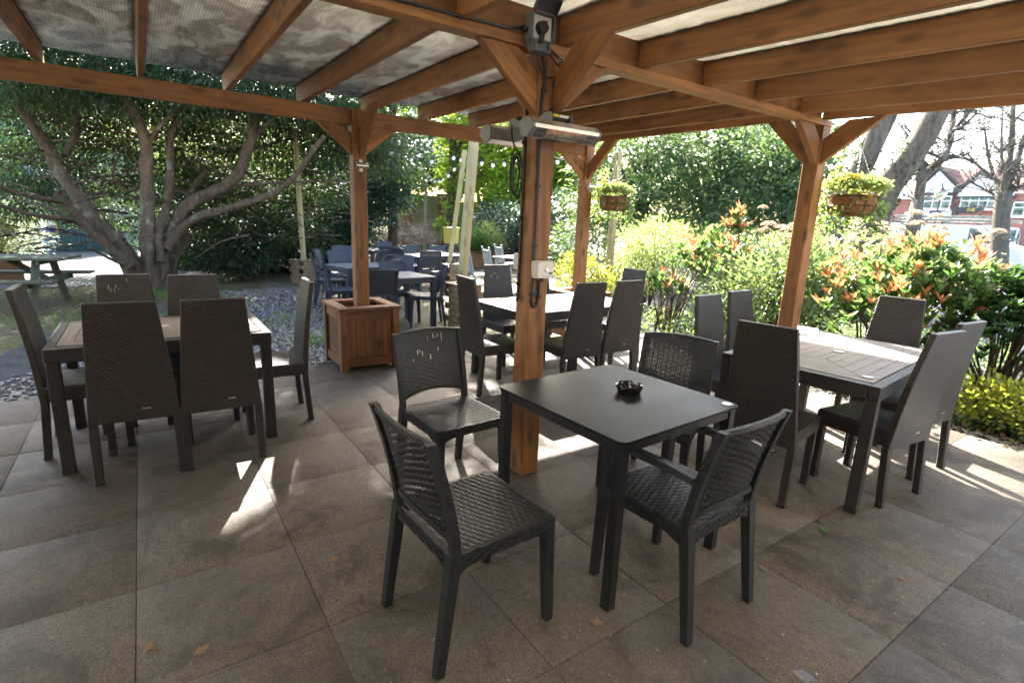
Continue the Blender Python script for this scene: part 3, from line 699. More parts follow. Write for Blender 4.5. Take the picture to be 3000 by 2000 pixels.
# ------------------------------------------------------------------ panelled planters round the outer posts
def planter(label, x, y, s=.60, h=.64):
    t = thing('planter', label, 'planter', (x, y, 0), 0, 'square planters round the pergola posts')
    for sx in (-1, 1):
        for sy in (-1, 1):
            bm = BM(); bx(bm, (sx*(s/2-.035), sy*(s/2-.035), (h-.03)/2), (.07, .07, h-.03), .004); build('corner_post', bm, M_PLANTZ, t)
    for k in range(4):
        R = Matrix.Rotation(k*PI/2, 3, 'Z')
        bm = BM()
        n = 5; wd = (s-.14)/n
        for i in range(n): bx(bm, R @ Vector((-(s-.14)/2+wd*(i+.5), s/2-.042, h/2)), (wd-.003, .020, h-.16) if k % 2 == 0 else (.020, wd-.003, h-.16), .003)
        build('side_panel', bm, M_PLANTZ, t)
        for z in (.085, h-.085):
            bm = BM(); bx(bm, R @ Vector((0, s/2-.030, z)), (s-.142, .030, .085) if k % 2 == 0 else (.030, s-.142, .085), .003)
            build('rail', bm, M_PLANT if k % 2 == 0 else M_PLANTY, t)
        bm = BM(); o = s/2+.015; i_ = s/2-.095
        prism(bm, [(-o+.001, o), (-i_+.001, i_), (i_-.001, i_), (o-.001, o)], .028, Matrix.Rotation(k*PI/2, 4, 'Z') @ Matrix.Identity(4), .003)
        build('rim_board', bm, M_PLANT if k % 2 == 0 else M_PLANTY, t, loc=(0, 0, h-.028))
    bm = BM(); bx(bm, (0, 0, h-.13), (s-.10, s-.10, .05), 0); build('soil', bm, M_SOIL, t)
    return t
M_PLANTY = wood('planter_pine_cross', (.30, .125, .045), (.075, .028, .012), 'y')
planter('square stained planter with a pergola post rising from it, beside the left wicker table', -5.275, 1.865)
planter('square stained planter with a pergola post rising from it, beside the yellow green shrub', -5.285, 4.86)
# ------------------------------------------------------------------ furniture
G_T = 'tall backed wicker chairs round the slatted tables'
proto = tall_chair('tall wicker chair backing on to us, left of the pair at the left table', G_T)
used = [False]
def put_tall(mx, my, fx, fy, label):
    o = proto if not used[0] else copy_tree(proto); used[0] = True
    L = math.hypot(fx, fy); fx, fy = fx/L, fy/L
    o.location = (mx+fx*.226, my+fy*.226, .001); o.rotation_euler = (0, 0, facing(fx, fy)); o['label'] = label; o['group'] = G_T
    return o
put_tall(-3.445, -.050, -1, .08, 'tall wicker chair backing on to us, left of the pair at the left table')
put_tall(-3.415, .380, -1, .04, 'tall wicker chair backing on to us, right of the pair at the left table')
put_tall(-4.70, -.065, 1, .0, 'tall wicker chair streaked with droppings, in front of the yew trunk')
put_tall(-4.58, .360, 1, -.03, 'tall wicker chair on the far side of the left table, nearer the planter')
put_tall(-4.19, -.520, .03, 1, 'leftmost tall wicker chair, side on at the left end of the left table')
put_tall(-4.11, 1.015, -.05, -1, 'tall wicker chair side on at the left table, next to the square planter')
put_tall(-3.97, 2.42, .06, 1, 'tall wicker chair just left of the near post, end of the middle table')
put_tall(-4.90, 3.32, 1, 0, 'tall wicker chair with three white marks, far side of the middle table')
put_tall(-4.90, 3.86, 1, 0, 'tall wicker chair half hidden behind the near post, far side of the middle table')
put_tall(-3.37, 3.24, -1, .06, 'tall wicker chair backing towards us at the middle table, right beside the near post')
put_tall(-3.38, 3.72, -1, .0, 'tall wicker chair backing towards us at the middle table, second from the near post')
put_tall(-4.19, 4.66, 0, -1, 'tall wicker chair at the middle table, nearest the small red tipped shrub')
put_tall(-1.505, 2.915, -.165, .986, 'dark tall wicker chair at the near end of the right table, behind the black table')
put_tall(-2.36, 3.62, 1, .08, 'tall wicker chair facing us in the sun across the right table, left of two')
put_tall(-2.43, 4.14, 1, .05, 'tall wicker chair facing us in the sun across the right table, right of two')
put_tall(-1.69, 5.14, .10, -1, 'tall wicker chair in front of the orange leaved shrub, beyond the right table')
put_tall(-.982, 3.660, -.993, .118, 'leaning tall wicker chair at the right table, silver tag low on its back')
put_tall(-1.035, 4.235, -.995, .10, 'tall wicker chair at the right table, farther of the two on the bed side')
G_S = 'slatted dining tables with wicker frames'
wicker_table('slatted wooden table with wicker frame at the left, two chairs backing on to us', G_S, .86, 1.16, (-4.11, .145, 0), 0)
wicker_table('slatted wooden table with wicker frame behind the near post, its top bright with sun', G_S, .90, 1.50, (-4.03, 3.48, 0), .02)
RT = wicker_table('slatted wooden table with wicker frame on the right, showing its mitred boards', G_S, .90, 1.44, (-1.555, 3.90, 0), .10)
bm = BM(); bx(bm, (0, 0, .006), (.15, .21, .003), .0006, rot=Matrix.Rotation(.12, 3, 'X')); 
tag(build('menu_card', bm, M_PAPER, None, loc=(-2.0, 4.36, .763), rot=(0, .06, .5)), 'pale folded menu card lying on the far corner of the right table', 'menu')
bm = BM(); lathe(bm, [(.024, 0), (.027, .001), (.027, .003), (.025, .004)], 20); tag(build('number_disc', bm, M_STEEL, None, loc=(-1.16, 3.38, .7525)), 'small round metal disc on the near corner of the right slatted table', 'disc')
# square black table
def r_rect(hx, hy, r, n=5):
    P = []
    for cx, cy, a in ((hx-r, hy-r, 0), (-hx+r, hy-r, PI/2), (-hx+r, -hy+r, PI), (hx-r, -hy+r, 1.5*PI)):
        P += [(cx+r*math.cos(a+PI/2*i/n), cy+r*math.sin(a+PI/2*i/n)) for i in range(n+1)]
    return P
bt = thing('black_table', 'square black table with thin metal legs and an ashtray on it', 'table', (-1.633, 1.866, 0), .05)
bm = BM(); prism(bm, r_rect(.405, .405, .032), .0115, Matrix.Translation((0, 0, .7345)), .0012); build('table_top', bm, M_LAM, bt)
bm = BM()
for s in (-1, 1): bx(bm, (s*.372, 0, .709), (.024, .70, .048), .002); bx(bm, (0, s*.372, .709), (.70, .024, .048), .002)
build('table_frame', bm, M_BMET, bt)
for sx in (-1, 1):
    for sy in (-1, 1):
        bm = BM(); bx(bm, (sx*.368, sy*.368, .367), (.046, .046, .733), .003); o = build('leg', bm, M_BMET, bt)
        bm = BM(); bx(bm, (sx*.368, sy*.368, .004), (.048, .048, .008), .002); build('foot', bm, M_RUB, o)
bm = BM(); lathe(bm, [(.022, 0), (.0255, .0008), (.0255, .0022), (.023, .003)], 24); tag(build('number_disc', bm, M_STEEL, None, loc=(-1.288, 2.245, .7462)), 'small round metal disc near the right corner of the black table', 'disc')
# ashtray: heptagonal notched bowl
at = thing('ashtray', 'black glass ashtray with notched rim holding cigarette ends', 'ashtray', (-1.632, 1.955, .7462))
bm = BM(); n = 48; prof = [(.050, 0, 0), (.056, .006, 0), (.060, .022, 0), (.064, .026, 0), (.066, .040, 1), (.060, .043, 1), (.053, .040, 1), (.046, .016, 0), (.020, .010, 0)]
rings = []
for r, z, c in prof:
    ring = []
    for i in range(n):
        a = 2*PI*i/n; notch = c and (abs(((i+4) % 12)-6) < 1.5)
        ring.append(bm.verts.new((r*math.cos(a), r*math.sin(a), z-(.014 if notch else 0))))
    rings.append(ring)
for a, b in zip(rings, rings[1:]):
    for i in range(n): bm.faces.new((a[i], a[(i+1) % n], b[(i+1) % n], b[i]))
bm.faces.new(rings[0][::-1]); bm.faces.new(rings[-1]); build('bowl', bm, M_GLASSB, at, smooth=False)
for (x, y, a, l) in ((.015, .01, .3, .03), (-.012, .018, 2.0, .024), (.0, -.016, 1.1, .028)):
    bm = BM(); d = Vector((math.cos(a), math.sin(a), .12))*l/2; c = Vector((x, y, .018)); tube(bm, [c-d, c+d*.2, c+d], .0038, 8)
    build('cigarette_end', bm, M_PAPER if l < .027 else plain('cork_tip', (.55, .28, .09), .8), at)
G_P = 'low backed resin chairs round the black table'
def put_resin(o, mx, my, fx, fy):
    L = math.hypot(fx, fy); fx, fy = fx/L, fy/L
    o.location = (mx+fx*.252, my+fy*.252, .001); o.rotation_euler = (0, 0, facing(fx, fy)); return o
rc = put_resin(resin_chair('resin_chair', 'charcoal woven resin chair nearest us, empty seat turned to the right', G_P), -1.522, .772, -.05, 1)
c = copy_tree(rc); put_resin(c, -2.752, 1.440, 1, .06); c['label'] = 'charcoal woven resin chair with droppings on its back, beside the near post'; c['group'] = G_P
c = copy_tree(rc); put_resin(c, -1.985, 2.755, .41, -.91); c['label'] = 'charcoal woven resin chair facing us behind the black table, light showing through its back'; c['group'] = G_P
ac = put_resin(resin_chair('resin_armchair', 'charcoal woven resin armchair at the right of the black table, seen from behind', G_P, arms=True), -.960, 1.850, -1, -.03)
# bird droppings on some backs
def splats(label, frame, n, w, z0, z1, y):
    V = []; F = []
    for i in range(n):
        x = rng.uniform(-w, w); z = rng.uniform(z0, z1); h = rng.uniform(.004, .03); ww = rng.uniform(.0012, .003); k = len(V)
        V += [(x-ww, y(z), z), (x+ww, y(z), z), (x+ww*.6, y(z-h), z-h), (x-ww*.6, y(z-h), z-h)]; F.append((k, k+1, k+2, k+3))
    return npmesh('droppings', np.array(V), F, plain('dropping_white', (.62, .58, .46), .8), frame)
splats('', [o for o in COL.objects if 'streaked with droppings' in str(o.get('label'))][0], 12, .13, .86, 1.02, lambda z: -.200-.085*(z-.345)/.69+.026)
splats('', [o for o in COL.objects if 'three white marks' in str(o.get('label'))][0], 9, .13, .90, .98, lambda z: -.200-.085*(z-.345)/.69+.026)
splats('', [o for o in COL.objects if 'with droppings on its back, beside' in str(o.get('label'))][0], 22, .16, .72, .85, lambda z: -.195-.02*((z-.44)/.42)-.075*max(0, (z-.44)/.42)**1.6-.016)

# ------------------------------------------------------------------ pub walls added unseen behind the viewer to block and bounce sky light
pub = thing('added_pub_walls', 'unseen pale pub wall added behind the viewer to hold back sky light', 'building', (1.5, -.5, 0))
bm = BM(); bx(bm, (.15, 0, 2.4), (.30, 13.0, 4.8), .01); build('wall', bm, M_PUBW, pub)
bm = BM(); bx(bm, (-3.0, -5.4, 2.4), (6.0, .30, 4.8), .01); build('wall', bm, M_PUBW, pub)
bm = BM(); bx(bm, (-.02, 1.2, 1.05), (.06, 1.1, 2.1), .01); build('door', bm, M_DARKW, pub)
# ------------------------------------------------------------------ electrics on the near post
def PX(x, y, X): d = ray(x, y); return Vector(CAM+d*((X-CAM[0])/d[0]))
def cable(name, label, pts, r, mat=M_CABLE, clips=(), cat='cable', k=6, parent=None):
    bm = BM(); P = spline([tuple(p) for p in pts], k); tube(bm, P, r, 8)
    o = build(name, bm, mat, parent, smooth=True)
    if label: tag(o, label, cat)
    for c in clips:
        bm = BM(); bx(bm, c, (.014, .030, .020), .004); tube(bm, [Vector(c)+Vector((.004, .012, 0)), Vector(c)+Vector((.010, .012, 0))], .0035, 6)
        build('cable_clip', bm, M_RUB, o)
    return o
Xf = -2.338
cp = [PX(*p, Xf) for p in ((1100, -20), (1170, 1), (1230, 16), (1349, 48), (1420, 64), (1476, 79), (1510, 81), (1537, 80))]
cable('armoured_cable', 'black cable clipped along the overhead beam into the grey socket box', cp, .0085, clips=[tuple(PX(*p, Xf)) for p in ((1219, 13), (1349, 49), (1473, 78))])
fx = -2.341
cable('armoured_cable', 'black cable down the front of the near post, looping up to the switch box', [(fx, 1.868, 2.37), (fx, 1.885, 2.32), (fx, 1.888, 2.24), (fx, 1.876, 2.12), (fx, 1.876, 1.93), (fx, 1.875, 1.6), (fx, 1.872, 1.30), (fx, 1.868, 1.12), (fx, 1.874, 1.075), (fx, 1.893, 1.058), (fx, 1.912, 1.080), (fx, 1.918, 1.13), (fx, 1.919, 1.205)], .0085,
      clips=[(fx, 1.886, 2.20), (fx, 1.875, 1.72), (fx, 1.872, 1.40), (fx, 1.868, 1.13), (fx, 1.917, 1.115)], k=5)
cable('armoured_cable', 'black cable down the shaded left side of the near post', [(-2.445, 1.852, 2.20), (-2.445, 1.852, 1.9), (-2.448, 1.851, 1.5), (-2.448, 1.850, 1.2), (-2.448, 1.845, 1.10), (-2.44, 1.838, 1.085), (-2.432, 1.842, 1.12)], .008, clips=[(-2.447, 1.85, 1.95), (-2.447, 1.85, 1.55), (-2.447, 1.85, 1.18)])
cable('heater_cable', 'thin black cable curling from the socket plug down to the front heater', [(-2.30, 1.800, 2.44), (-2.315, 1.81, 2.36), (-2.33, 1.845, 2.30), (-2.338, 1.90, 2.265), (-2.335, 1.955, 2.275), (-2.338, 1.945, 2.24), (-2.338, 1.962, 2.20), (-2.338, 1.955, 2.14), (-2.338, 1.925, 2.09), (-2.32, 1.915, 2.06)], .0045)
cable('heater_cable', 'thin black cable looping between the socket box and the right hand brace', [(-2.33, 1.875, 2.40), (-2.32, 1.93, 2.345), (-2.33, 1.985, 2.325), (-2.34, 2.0, 2.36), (-2.34, 1.95, 2.385), (-2.335, 1.88, 2.42)], .0045)
cc = [];                                                               # coil tied below the rear heater
for i in range(64):
    a = i/64*2*PI*4; e = 1+.18*math.sin(i*.23)
    cc.append((-2.46+.012*math.sin(a*.5), 1.812+.030*e*math.sin(a), 1.80+.105*e*math.cos(a)-.03*math.sin(i*.05)))
cable('cable_coil', 'coiled black cable hanging on the left side of the near post below the heater', [(-2.50, 1.80, 2.04), (-2.49, 1.795, 1.98), (-2.47, 1.80, 1.93)]+cc, .0045, k=2)
sx, sy, sz = -2.325, 1.805, 2.452
sb = thing('socket_box', 'grey outdoor socket box with its lid open and a black plug in it', 'socket', (sx, sy, sz), 0)
bm = BM(); prism(bm, [(-.070, .072), (-.070, -.045), (-.048, -.062), (-.044, -.098), (.044, -.098), (.048, -.062), (.070, -.045), (.070, .072)], .048, Matrix.Rotation(PI/2, 4, 'Z') @ Matrix.Rotation(PI/2, 4, 'X'), .006); build('back_box', bm, M_GBOX, sb)
bm = BM()
for (y0, z0, y1, z1) in ((-.070, .066, .070, .074), (-.070, -.048, -.062, .066), (.062, -.048, .070, .066), (-.048, -.100, -.040, -.048), (.040, -.100, .048, -.048), (-.040, -.100, .040, -.092)):
    bx(bm, (.060, (y0+y1)/2, (z0+z1)/2), (.024, abs(y1-y0), abs(z1-z0)), .002)
build('box_rim', bm, M_GBOX, sb)
bm = BM(); bx(bm, (.0510, 0, .012), (.004, .112, .104), .001); build('face_plate', bm, M_WHITE, sb)
bm = BM(); bx(bm, (.054, .040, .020), (.003, .004, .008), .0005); bx(bm, (.054, .028, .045), (.003, .020, .003), .0005); build('switch_mark', bm, M_INK, sb)
bm = BM(); lathe(bm, [(.030, 0), (.032, .006), (.028, .034), (.018, .040)], 20, Matrix.Translation((.052, -.012, .005)) @ Matrix.Rotation(PI/2, 4, 'Y')); bx(bm, (.070, -.012, -.040), (.022, .018, .050), .006, taper=(1, 1.6)); build('plug', bm, M_RUB, sb)
bm = BM(); R = Matrix.Rotation(math.radians(-38), 3, 'Y')
c0 = Vector((.066, 0, .078))
for (cx, cy, cz, a, b, d) in ((.014, 0, .066, .004, .136, .132), (.004, -.066, .066, .024, .005, .132), (.004, .066, .066, .024, .005, .132), (.004, 0, .131, .024, .136, .005)):
    bx(bm, c0 + Matrix.Rotation(math.radians(38), 3, 'Y') @ Vector((-cx+.01, cy, cz)), (a, b, d), .0015, rot=Matrix.Rotation(math.radians(38), 3, 'Y'))
build('lid', bm, M_GBOXD, sb)
bm = BM(); tube(bm, [(.020, -.070, -.004), (.020, -.098, -.004)], .014, 12); build('cable_gland', bm, M_RUB, sb)
def switch_box(loc, rotz, label):
    t = thing('switch_box', label, 'switch', loc, rotz)
    bm = BM(); bx(bm, (.032, 0, 0), (.062, .116, .096), .006, seg=2); build('box', bm, M_CREAM, t)
    bm = BM(); bx(bm, (.0645, 0, 0), (.004, .112, .092), .0012); build('front_plate', bm, M_WHITE, t)
    bm = BM(); lathe(bm, [(.0135, 0), (.0135, .003), (.010, .004), (.009, .007), (.004, .0075)], 20, Matrix.Translation((.0665, .004, -.001)) @ Matrix.Rotation(PI/2, 4, 'Y')); build('push_button', bm, M_STEEL, t)
    bm = BM()
    for sy_ in (-1, 1):
        for sz_ in (-1, 1): lathe(bm, [(.0035, 0), (.003, .0012)], 10, Matrix.Translation((.0665, sy_*.049, sz_*.040)) @ Matrix.Rotation(PI/2, 4, 'Y'))
    build('screw', bm, M_GBOXD, t)
    bm = BM()
    for (y, z, l) in ((0, .031, .050), (0, .021, .028), (-.028, -.024, .020), (0, -.033, .080), (0, -.0385, .050)):
        for q in range(int(l/.0042)):
            bx(bm, (.0669, y-l/2+q*.0042+.002, z), (.0004, rng.uniform(.0014, .0032), .0016), 0)
    lathe(bm, [(.0165, 0), (.0165, .0004)], 18, Matrix.Translation((.0667, .033, -.019)) @ Matrix.Rotation(PI/2, 4, 'Y') @ Matrix.Diagonal((.30, 1, 1, 1)))
    build('print', bm, M_INK, t)
    bm = BM(); tube(bm, [(.032, -.004, -.047), (.032, -.004, -.068)], .0125, 12); build('cable_gland', bm, M_RUB, t)
    return t
switch_box((-2.352, 1.921, 1.272), 0, 'white switch box with a round metal button on the front of the near post')
switch_box((-2.483, 1.932, 1.300), PI, 'cream switch box on the shaded left side of the near post, mostly hidden')
bm = BM(); lathe(bm, [(.016, 0), (.017, .002), (.012, .004)], 14, Matrix.Translation((-2.351, 1.908, 1.135)) @ Matrix.Rotation(PI/2, 4, 'Y') @ Matrix.Diagonal((1, .6, 1, 1))); tag(build('blue_sticker', bm, plain('blue_print', (.04, .22, .5), .5)), 'torn blue sticker on the near post below the switch box', 'sticker')
def heater(label, loc, rotz):
    t = thing('patio_heater', label, 'heater', loc, rotz, 'infrared heaters on the near post'); L = .43
    A = [(-.044, .026), (-.016, .045), (.020, .040), (.066, .009), (.063, -.008), (.012, -.050), (-.042, -.036)]
    def loop(y, pts): return [Vector((x, y, z)) for x, z in pts]
    bm = BM()                                                             # extruded hood, open at the grille face
    for i in range(7):
        if i == 4: continue
        a, b = A[i], A[(i+1) % 7]
        vs = [bm.verts.new((a[0], -L/2+.006, a[1])), bm.verts.new((a[0], L/2-.006, a[1])), bm.verts.new((b[0], L/2-.006, b[1])), bm.verts.new((b[0], -L/2+.006, b[1]))]; bm.faces.new(vs)
    build('hood', bm, M_ALU, t)
    for s in (-1, 1):
        bm = BM(); lo = [bm.verts.new((x*1.06, s*(L/2-.006), z*1.06)) for x, z in A]; hi = [bm.verts.new((x*1.06, s*(L/2+.008), z*1.06)) for x, z in A]
        bm.faces.new(lo); bm.faces.new(hi[::-1])
        for i in range(7): j = (i+1) % 7; bm.faces.new((lo[i], lo[j], hi[j], hi[i]))
        bmesh.ops.recalc_face_normals(bm, faces=bm.faces[:]); bmesh.ops.bevel(bm, geom=bm.edges[:], offset=.002, segments=1, affect='EDGES'); build('end_cap', bm, M_ALUP, t)
    a, b = Vector((.063, 0, -.008)), Vector((.012, 0, -.050)); d = (b-a); nn = Vector((d.z*-1, 0, d.x)).normalized(); nn = nn if nn.x > 0 else -nn
    for s in (-1, 1):                                                     # end panels beside the opening with louvre slots
        bm = BM(); y0, y1 = sorted((s*(L/2-.006), s*(L/2-.090)))
        vs = [bm.verts.new(a+Vector((0, y0, 0))), bm.verts.new(b+Vector((0, y0, 0))), bm.verts.new(b+Vector((0, y1, 0))), bm.verts.new(a+Vector((0, y1, 0)))]; bm.faces.new(vs)
        lo_ = build('louvre_panel', bm, M_ALU, t); bm = BM()
        for i in range(7):
            for f in (.28, .72): 
                c = a+d*f+Vector((0, s*(L/2-.024-i*.0085), 0))-nn*.0002*0+nn*.0006; vs = [bm.verts.new(c+d*e+Vector((0, g, 0))) for e, g in ((-.15, -.0016), (.15, -.0016), (.15, .0016), (-.15, .0016))]; bm.faces.new(vs)
        build('louvre_slots', bm, M_RUB, lo_)
    bm = BM(); P = [(.056, -.003), (.020, .022), (-.018, .016), (-.026, -.010), (.006, -.043)]
    for p, q in zip(P, P[1:]):
        bm.faces.new([bm.verts.new((p[0], -L/2+.09, p[1])), bm.verts.new((p[0], L/2-.09, p[1])), bm.verts.new((q[0], L/2-.09, q[1])), bm.verts.new((q[0], -L/2+.09, q[1]))])
    build('reflector', bm, plain('reflector_sheet', (.66, .62, .56), .35, metal=.5), t)
    bm = BM(); tube(bm, [(.016, -L/2+.09, -.008), (.016, L/2-.09, -.008)], .007, 10); build('heating_tube', bm, M_GLOW, t, smooth=True)
    bm = BM(); n = 30
    for i in range(n):
        y = -L/2+.094+i*(L-.188)/(n-1); m = a+d*.5+nn*.013
        tube(bm, spline([tuple(a+Vector((0, y, 0))), tuple(a+d*.3+nn*.010+Vector((0, y, 0))), tuple(m+Vector((0, y, 0))), tuple(b+Vector((0, y, 0)))], 3), .0015, 5)
    for f in (.35, .7): tube(bm, [a+d*f+nn*.012+Vector((0, -L/2+.09, 0)), a+d*f+nn*.012+Vector((0, L/2-.09, 0))], .0013, 5)
    build('wire_guard', bm, M_STEEL, t, smooth=True)
    for s in (-1, 1):
        bm = BM(); prism(bm, [(-.155, -.030), (-.06, -.040), (.015, .045), (.005, .085), (-.040, .092), (-.155, .05)], .004, Matrix.Translation((0, s*.066, 0)) @ Matrix.Rotation(PI/2, 4, 'X'), .001); build('bracket_plate', bm, M_ALUP, t)
    bm = BM(); bx(bm, (-.045, 0, .070), (.075, .124, .034), .004, rot=Matrix.Rotation(.5, 3, 'Y')); build('control_housing', bm, M_BMET, t)
    bm = BM(); bx(bm, (-.008, -.030, .068), (.002, .040, .026), .0003, rot=Matrix.Rotation(.5, 3, 'Y')); build('rating_label', bm, M_YEL, t)
    bm = BM(); bx(bm, (-.008, .022, .068), (.002, .058, .026), .0003, rot=Matrix.Rotation(.5, 3, 'Y')); build('rating_label', bm, M_WHITE, t)
    return t
heater('slim aluminium infrared heater with a glowing grille facing us on the near post', (-2.19, 1.892, 1.985), 0)
heater('aluminium infrared heater behind the near post, showing its plain back and grey end', (-2.645, 1.945, 2.005), PI)
def wall_lamp(label, loc):
    t = thing('wall_light', label, 'light', loc, 0, 'steel up and down wall lights on the far posts')
    bm = BM(); bx(bm, (.004, 0, 0), (.006, .034, .110), .001); build('mount_plate', bm, M_WHITE, t)
    bm = BM(); tube(bm, [(.034, -.058, 0), (.034, .058, 0)], .024, 20); build('lamp_body', bm, M_STEEL, t, smooth=False)
    bm = BM(); 
    for s in (-1, 1): tube(bm, [(.034, s*.058, 0), (.034, s*.060, 0)], .020, 20)
    build('lens', bm, M_GLASSB, t)
wall_lamp('steel cylinder wall light on the pergola post standing in the left planter', (-5.219, 1.885, 1.985))
wall_lamp('steel cylinder wall light on the far pergola post, left of the first hanging basket', (-5.219, 4.865, 1.965))
# ------------------------------------------------------------------ poles, sleeper planters, string lights
def sleeper_planter(label, x, y, s, h, rot=0.1):
    t = thing('timber_planter', label, 'planter', (x, y, -.034), rot, 'stacked timber planters holding poles')
    n = max(4, round(h/.085)); bm = BM()
    for i in range(n):
        hh = h/n; z = hh*(i+.5)
        for k in range(4):
            R = Matrix.Rotation(k*PI/2, 3, 'Z'); o = .045*(1 if (i+k) % 2 else -1)
            c = R @ Vector((o, s/2-.0225, z)); sz = (s-.09, .045, hh-.006); sz = sz if k % 2 == 0 else (sz[1], sz[0], sz[2])
            bx(bm, c, sz, .004)
    build('board_stack', bm, M_SLEEP, t)
    bm = BM()
    for k in range(4):
        R = Matrix.Rotation(k*PI/2, 3, 'Z'); sz = (s+.03, .10, .022) if k % 2 == 0 else (.10, s-.175, .022); bx(bm, R @ Vector((0, s/2-.036, h+.012)), sz, .003)
    build('rim_board', bm, M_SLEEP, t)
    bm = BM(); bx(bm, (0, 0, h-.06), (s-.10, s-.10, .04), 0); build('soil', bm, M_SOIL, t); return t
def pole(label, p0, p1, wd, mat=M_PALE):
    p0, p1 = Vector(p0), Vector(p1); d = p1-p0; bm = BM(); bx(bm, (0, 0, d.length/2), (wd, wd, d.length), .006)
    o = build('pole', bm, mat, None, loc=p0); o.rotation_euler = d.to_track_quat('Z', 'Y').to_euler(); tag(o, label, 'pole', 'poles holding the string lights'); return o
sleeper_planter('stacked timber planter on the gravel left of the square planter, holding a pale pole', -12.2, 2.95, .46, .50, .3)
sleeper_planter('stacked timber planter in the yard behind the blue chairs, holding a slim leaning pole', -10.3, 5.55, .50, .56)
sleeper_planter('stacked timber planter nearest the terrace, half hidden by a tall wicker chair', -6.62, 3.86, .42, .62)
pole('slim pale pole rising from the planter on the gravel under the yew', (-12.2, 2.95, .1), (-12.25, 2.9, 3.2), .085)
TP1 = Vector(AT(1362, 440, 11.7)); pole('slim pale pole leaning in the yard behind the blue chairs', (-10.35, 5.5, .1), TP1, .095)
tp = Vector(AT(1395, 340, 7.9)); pole('thick new yellow pole nearest the terrace, rising past the pergola beam', (-6.68, 3.80, .1), tp+(tp-Vector((-6.68, 3.8, .1)))*.12, .11)
TP3 = Vector(AT(1249, 508, 19)); pole('grey pole far back in the yard in front of the brick wall', tuple(AT(1242, 720, 19))[:2]+(-.04,), TP3, .10, wood('grey_pole', (.24, .20, .16), (.13, .11, .09), 'z'))
TP4 = Vector(AT(1812, 445, 9.5)); pole('pale pole behind the first hanging basket', (TP4.x, TP4.y, -.05), TP4, .10)
SL = thing('string_lights', 'string of clear round bulbs hung between the yard poles and the trees', 'string lights', TP1)
def festoon(a, b, sag, n):
    P = [a.lerp(b, i/20)-Vector((0, 0, sag*4*(i/20)*(1-i/20)))-TP1 for i in range(21)]
    bm = BM(); tube(bm, P, .006, 5); build('wire', bm, M_RUB, SL)
    for i in range(n):
        f = (i+.5)/n; p = a.lerp(b, f)-Vector((0, 0, sag*4*f*(1-f)))-TP1
        bm = BM(); lathe(bm, [(.016, 0), (.018, -.035), (.012, -.045)][::-1], 8, Matrix.Translation(p)); o = build('lamp_holder', bm, M_RUB, SL)
        bm = BM(); bmesh.ops.create_icosphere(bm, subdivisions=2, radius=.042, matrix=Matrix.Translation(p-Vector((0, 0, .080)))); build('bulb', bm, M_BULB, o, smooth=True)
festoon(TP3, TP1, .35, 8); festoon(TP1, Vector(AT(1560, 420, 12)), .3, 6); festoon(Vector(AT(1560, 420, 12)), TP4, .25, 7); festoon(TP1, Vector(AT(1010, 330, 14)), .5, 6)
# ------------------------------------------------------------------ blue chairs and tables in the yard
G_B = 'slate blue resin chairs in the yard'
GB = 'slate blue resin tables in the yard'
def yard_table(label, x, y, rot, sx=.80, sy=.80, h=.735):
    t = thing('yard_table', label, 'table', (x, y, -.034), rot, GB)
    bm = BM(); n = 8
    for i in range(n): bx(bm, (-sx/2+sx/n*(i+.5), 0, h-.012), (sx/n-.003, sy, .022), .003)
    build('table_top', bm, M_BLUET, t)
    bm = BM()
    for s in (-1, 1): bx(bm, (s*(sx/2-.03), 0, h-.058), (.03, sy-.12, .068), .004); bx(bm, (0, s*(sy/2-.03), h-.058), (sx-.12, .03, .068), .004)
    build('table_frame', bm, M_BLUE, t)
    for a in (-1, 1):
        for b in (-1, 1):
            bm = BM(); bx(bm, (a*(sx/2-.038), b*(sy/2-.038), (h-.024)/2), (.068, .068, h-.026), .005, taper=(1.12, 1.12)); build('leg', bm, M_BLUE, t)
first_blue = [None]
def blue(px, py, dist_pt, fx, fy, label):
    x, y = dist_pt
    if first_blue[0] is None:
        o = copy_tree(rc)
        def swap(q):
            if q.type == 'MESH':
                q.data = bm_cache.setdefault(q.data.name, q.data.copy()); q.data.materials.clear(); q.data.materials.append(M_BLUE)
            for ch in [z for z in COL.objects if z.parent == q]: swap(ch)
        bm_cache = {}; swap(o); first_blue[0] = o
    else: o = copy_tree(first_blue[0])
    o.name = 'resin_chair'; L = math.hypot(fx, fy); o.location = (x+fx/L*.2, y+fy/L*.2, -.033); o.rotation_euler = (0, 0, facing(fx, fy)); o['label'] = label; o['group'] = G_B
yard_table('slate blue square table nearest the terrace in the yard, sunlight on its top', -7.12, 3.04, .12)
yard_table('slate blue table in the middle of the yard, half behind the post in the planter', -8.6, 3.02, .2, .8, .95)
yard_table('long slate blue table in the yard beside the leaning pole', -10.75, 5.35, .25, .8, 1.4)
yard_table('slate blue table farthest back in the yard, in front of the brushwood heap', -12.6, 5.0, .2, .8, 1.3)
blue(0, 0, (-6.92, 3.60), -.35, -1, 'slate blue chair side on, right of the nearest yard table')
blue(0, 0, (-7.62, 3.20), 1, -.05, 'slate blue chair facing us behind the nearest yard table')
blue(0, 0, (-6.62, 2.58), -1, .12, 'slate blue chair with its perforated back to us, right of the post in the planter')
blue(0, 0, (-7.95, 2.30), .2, 1, 'slate blue chair side on, left of the post in the planter and nearest to us')
blue(0, 0, (-9.2, 2.45), .2, 1, 'slate blue chair left of the post in the planter, second one back')
blue(0, 0, (-10.35, 2.85), .5, 1, 'leftmost slate blue chair in the yard, turned away')
blue(0, 0, (-11.3, 3.55), .95, .1, 'pale lit slate blue chair just left of the post in the planter, far back')
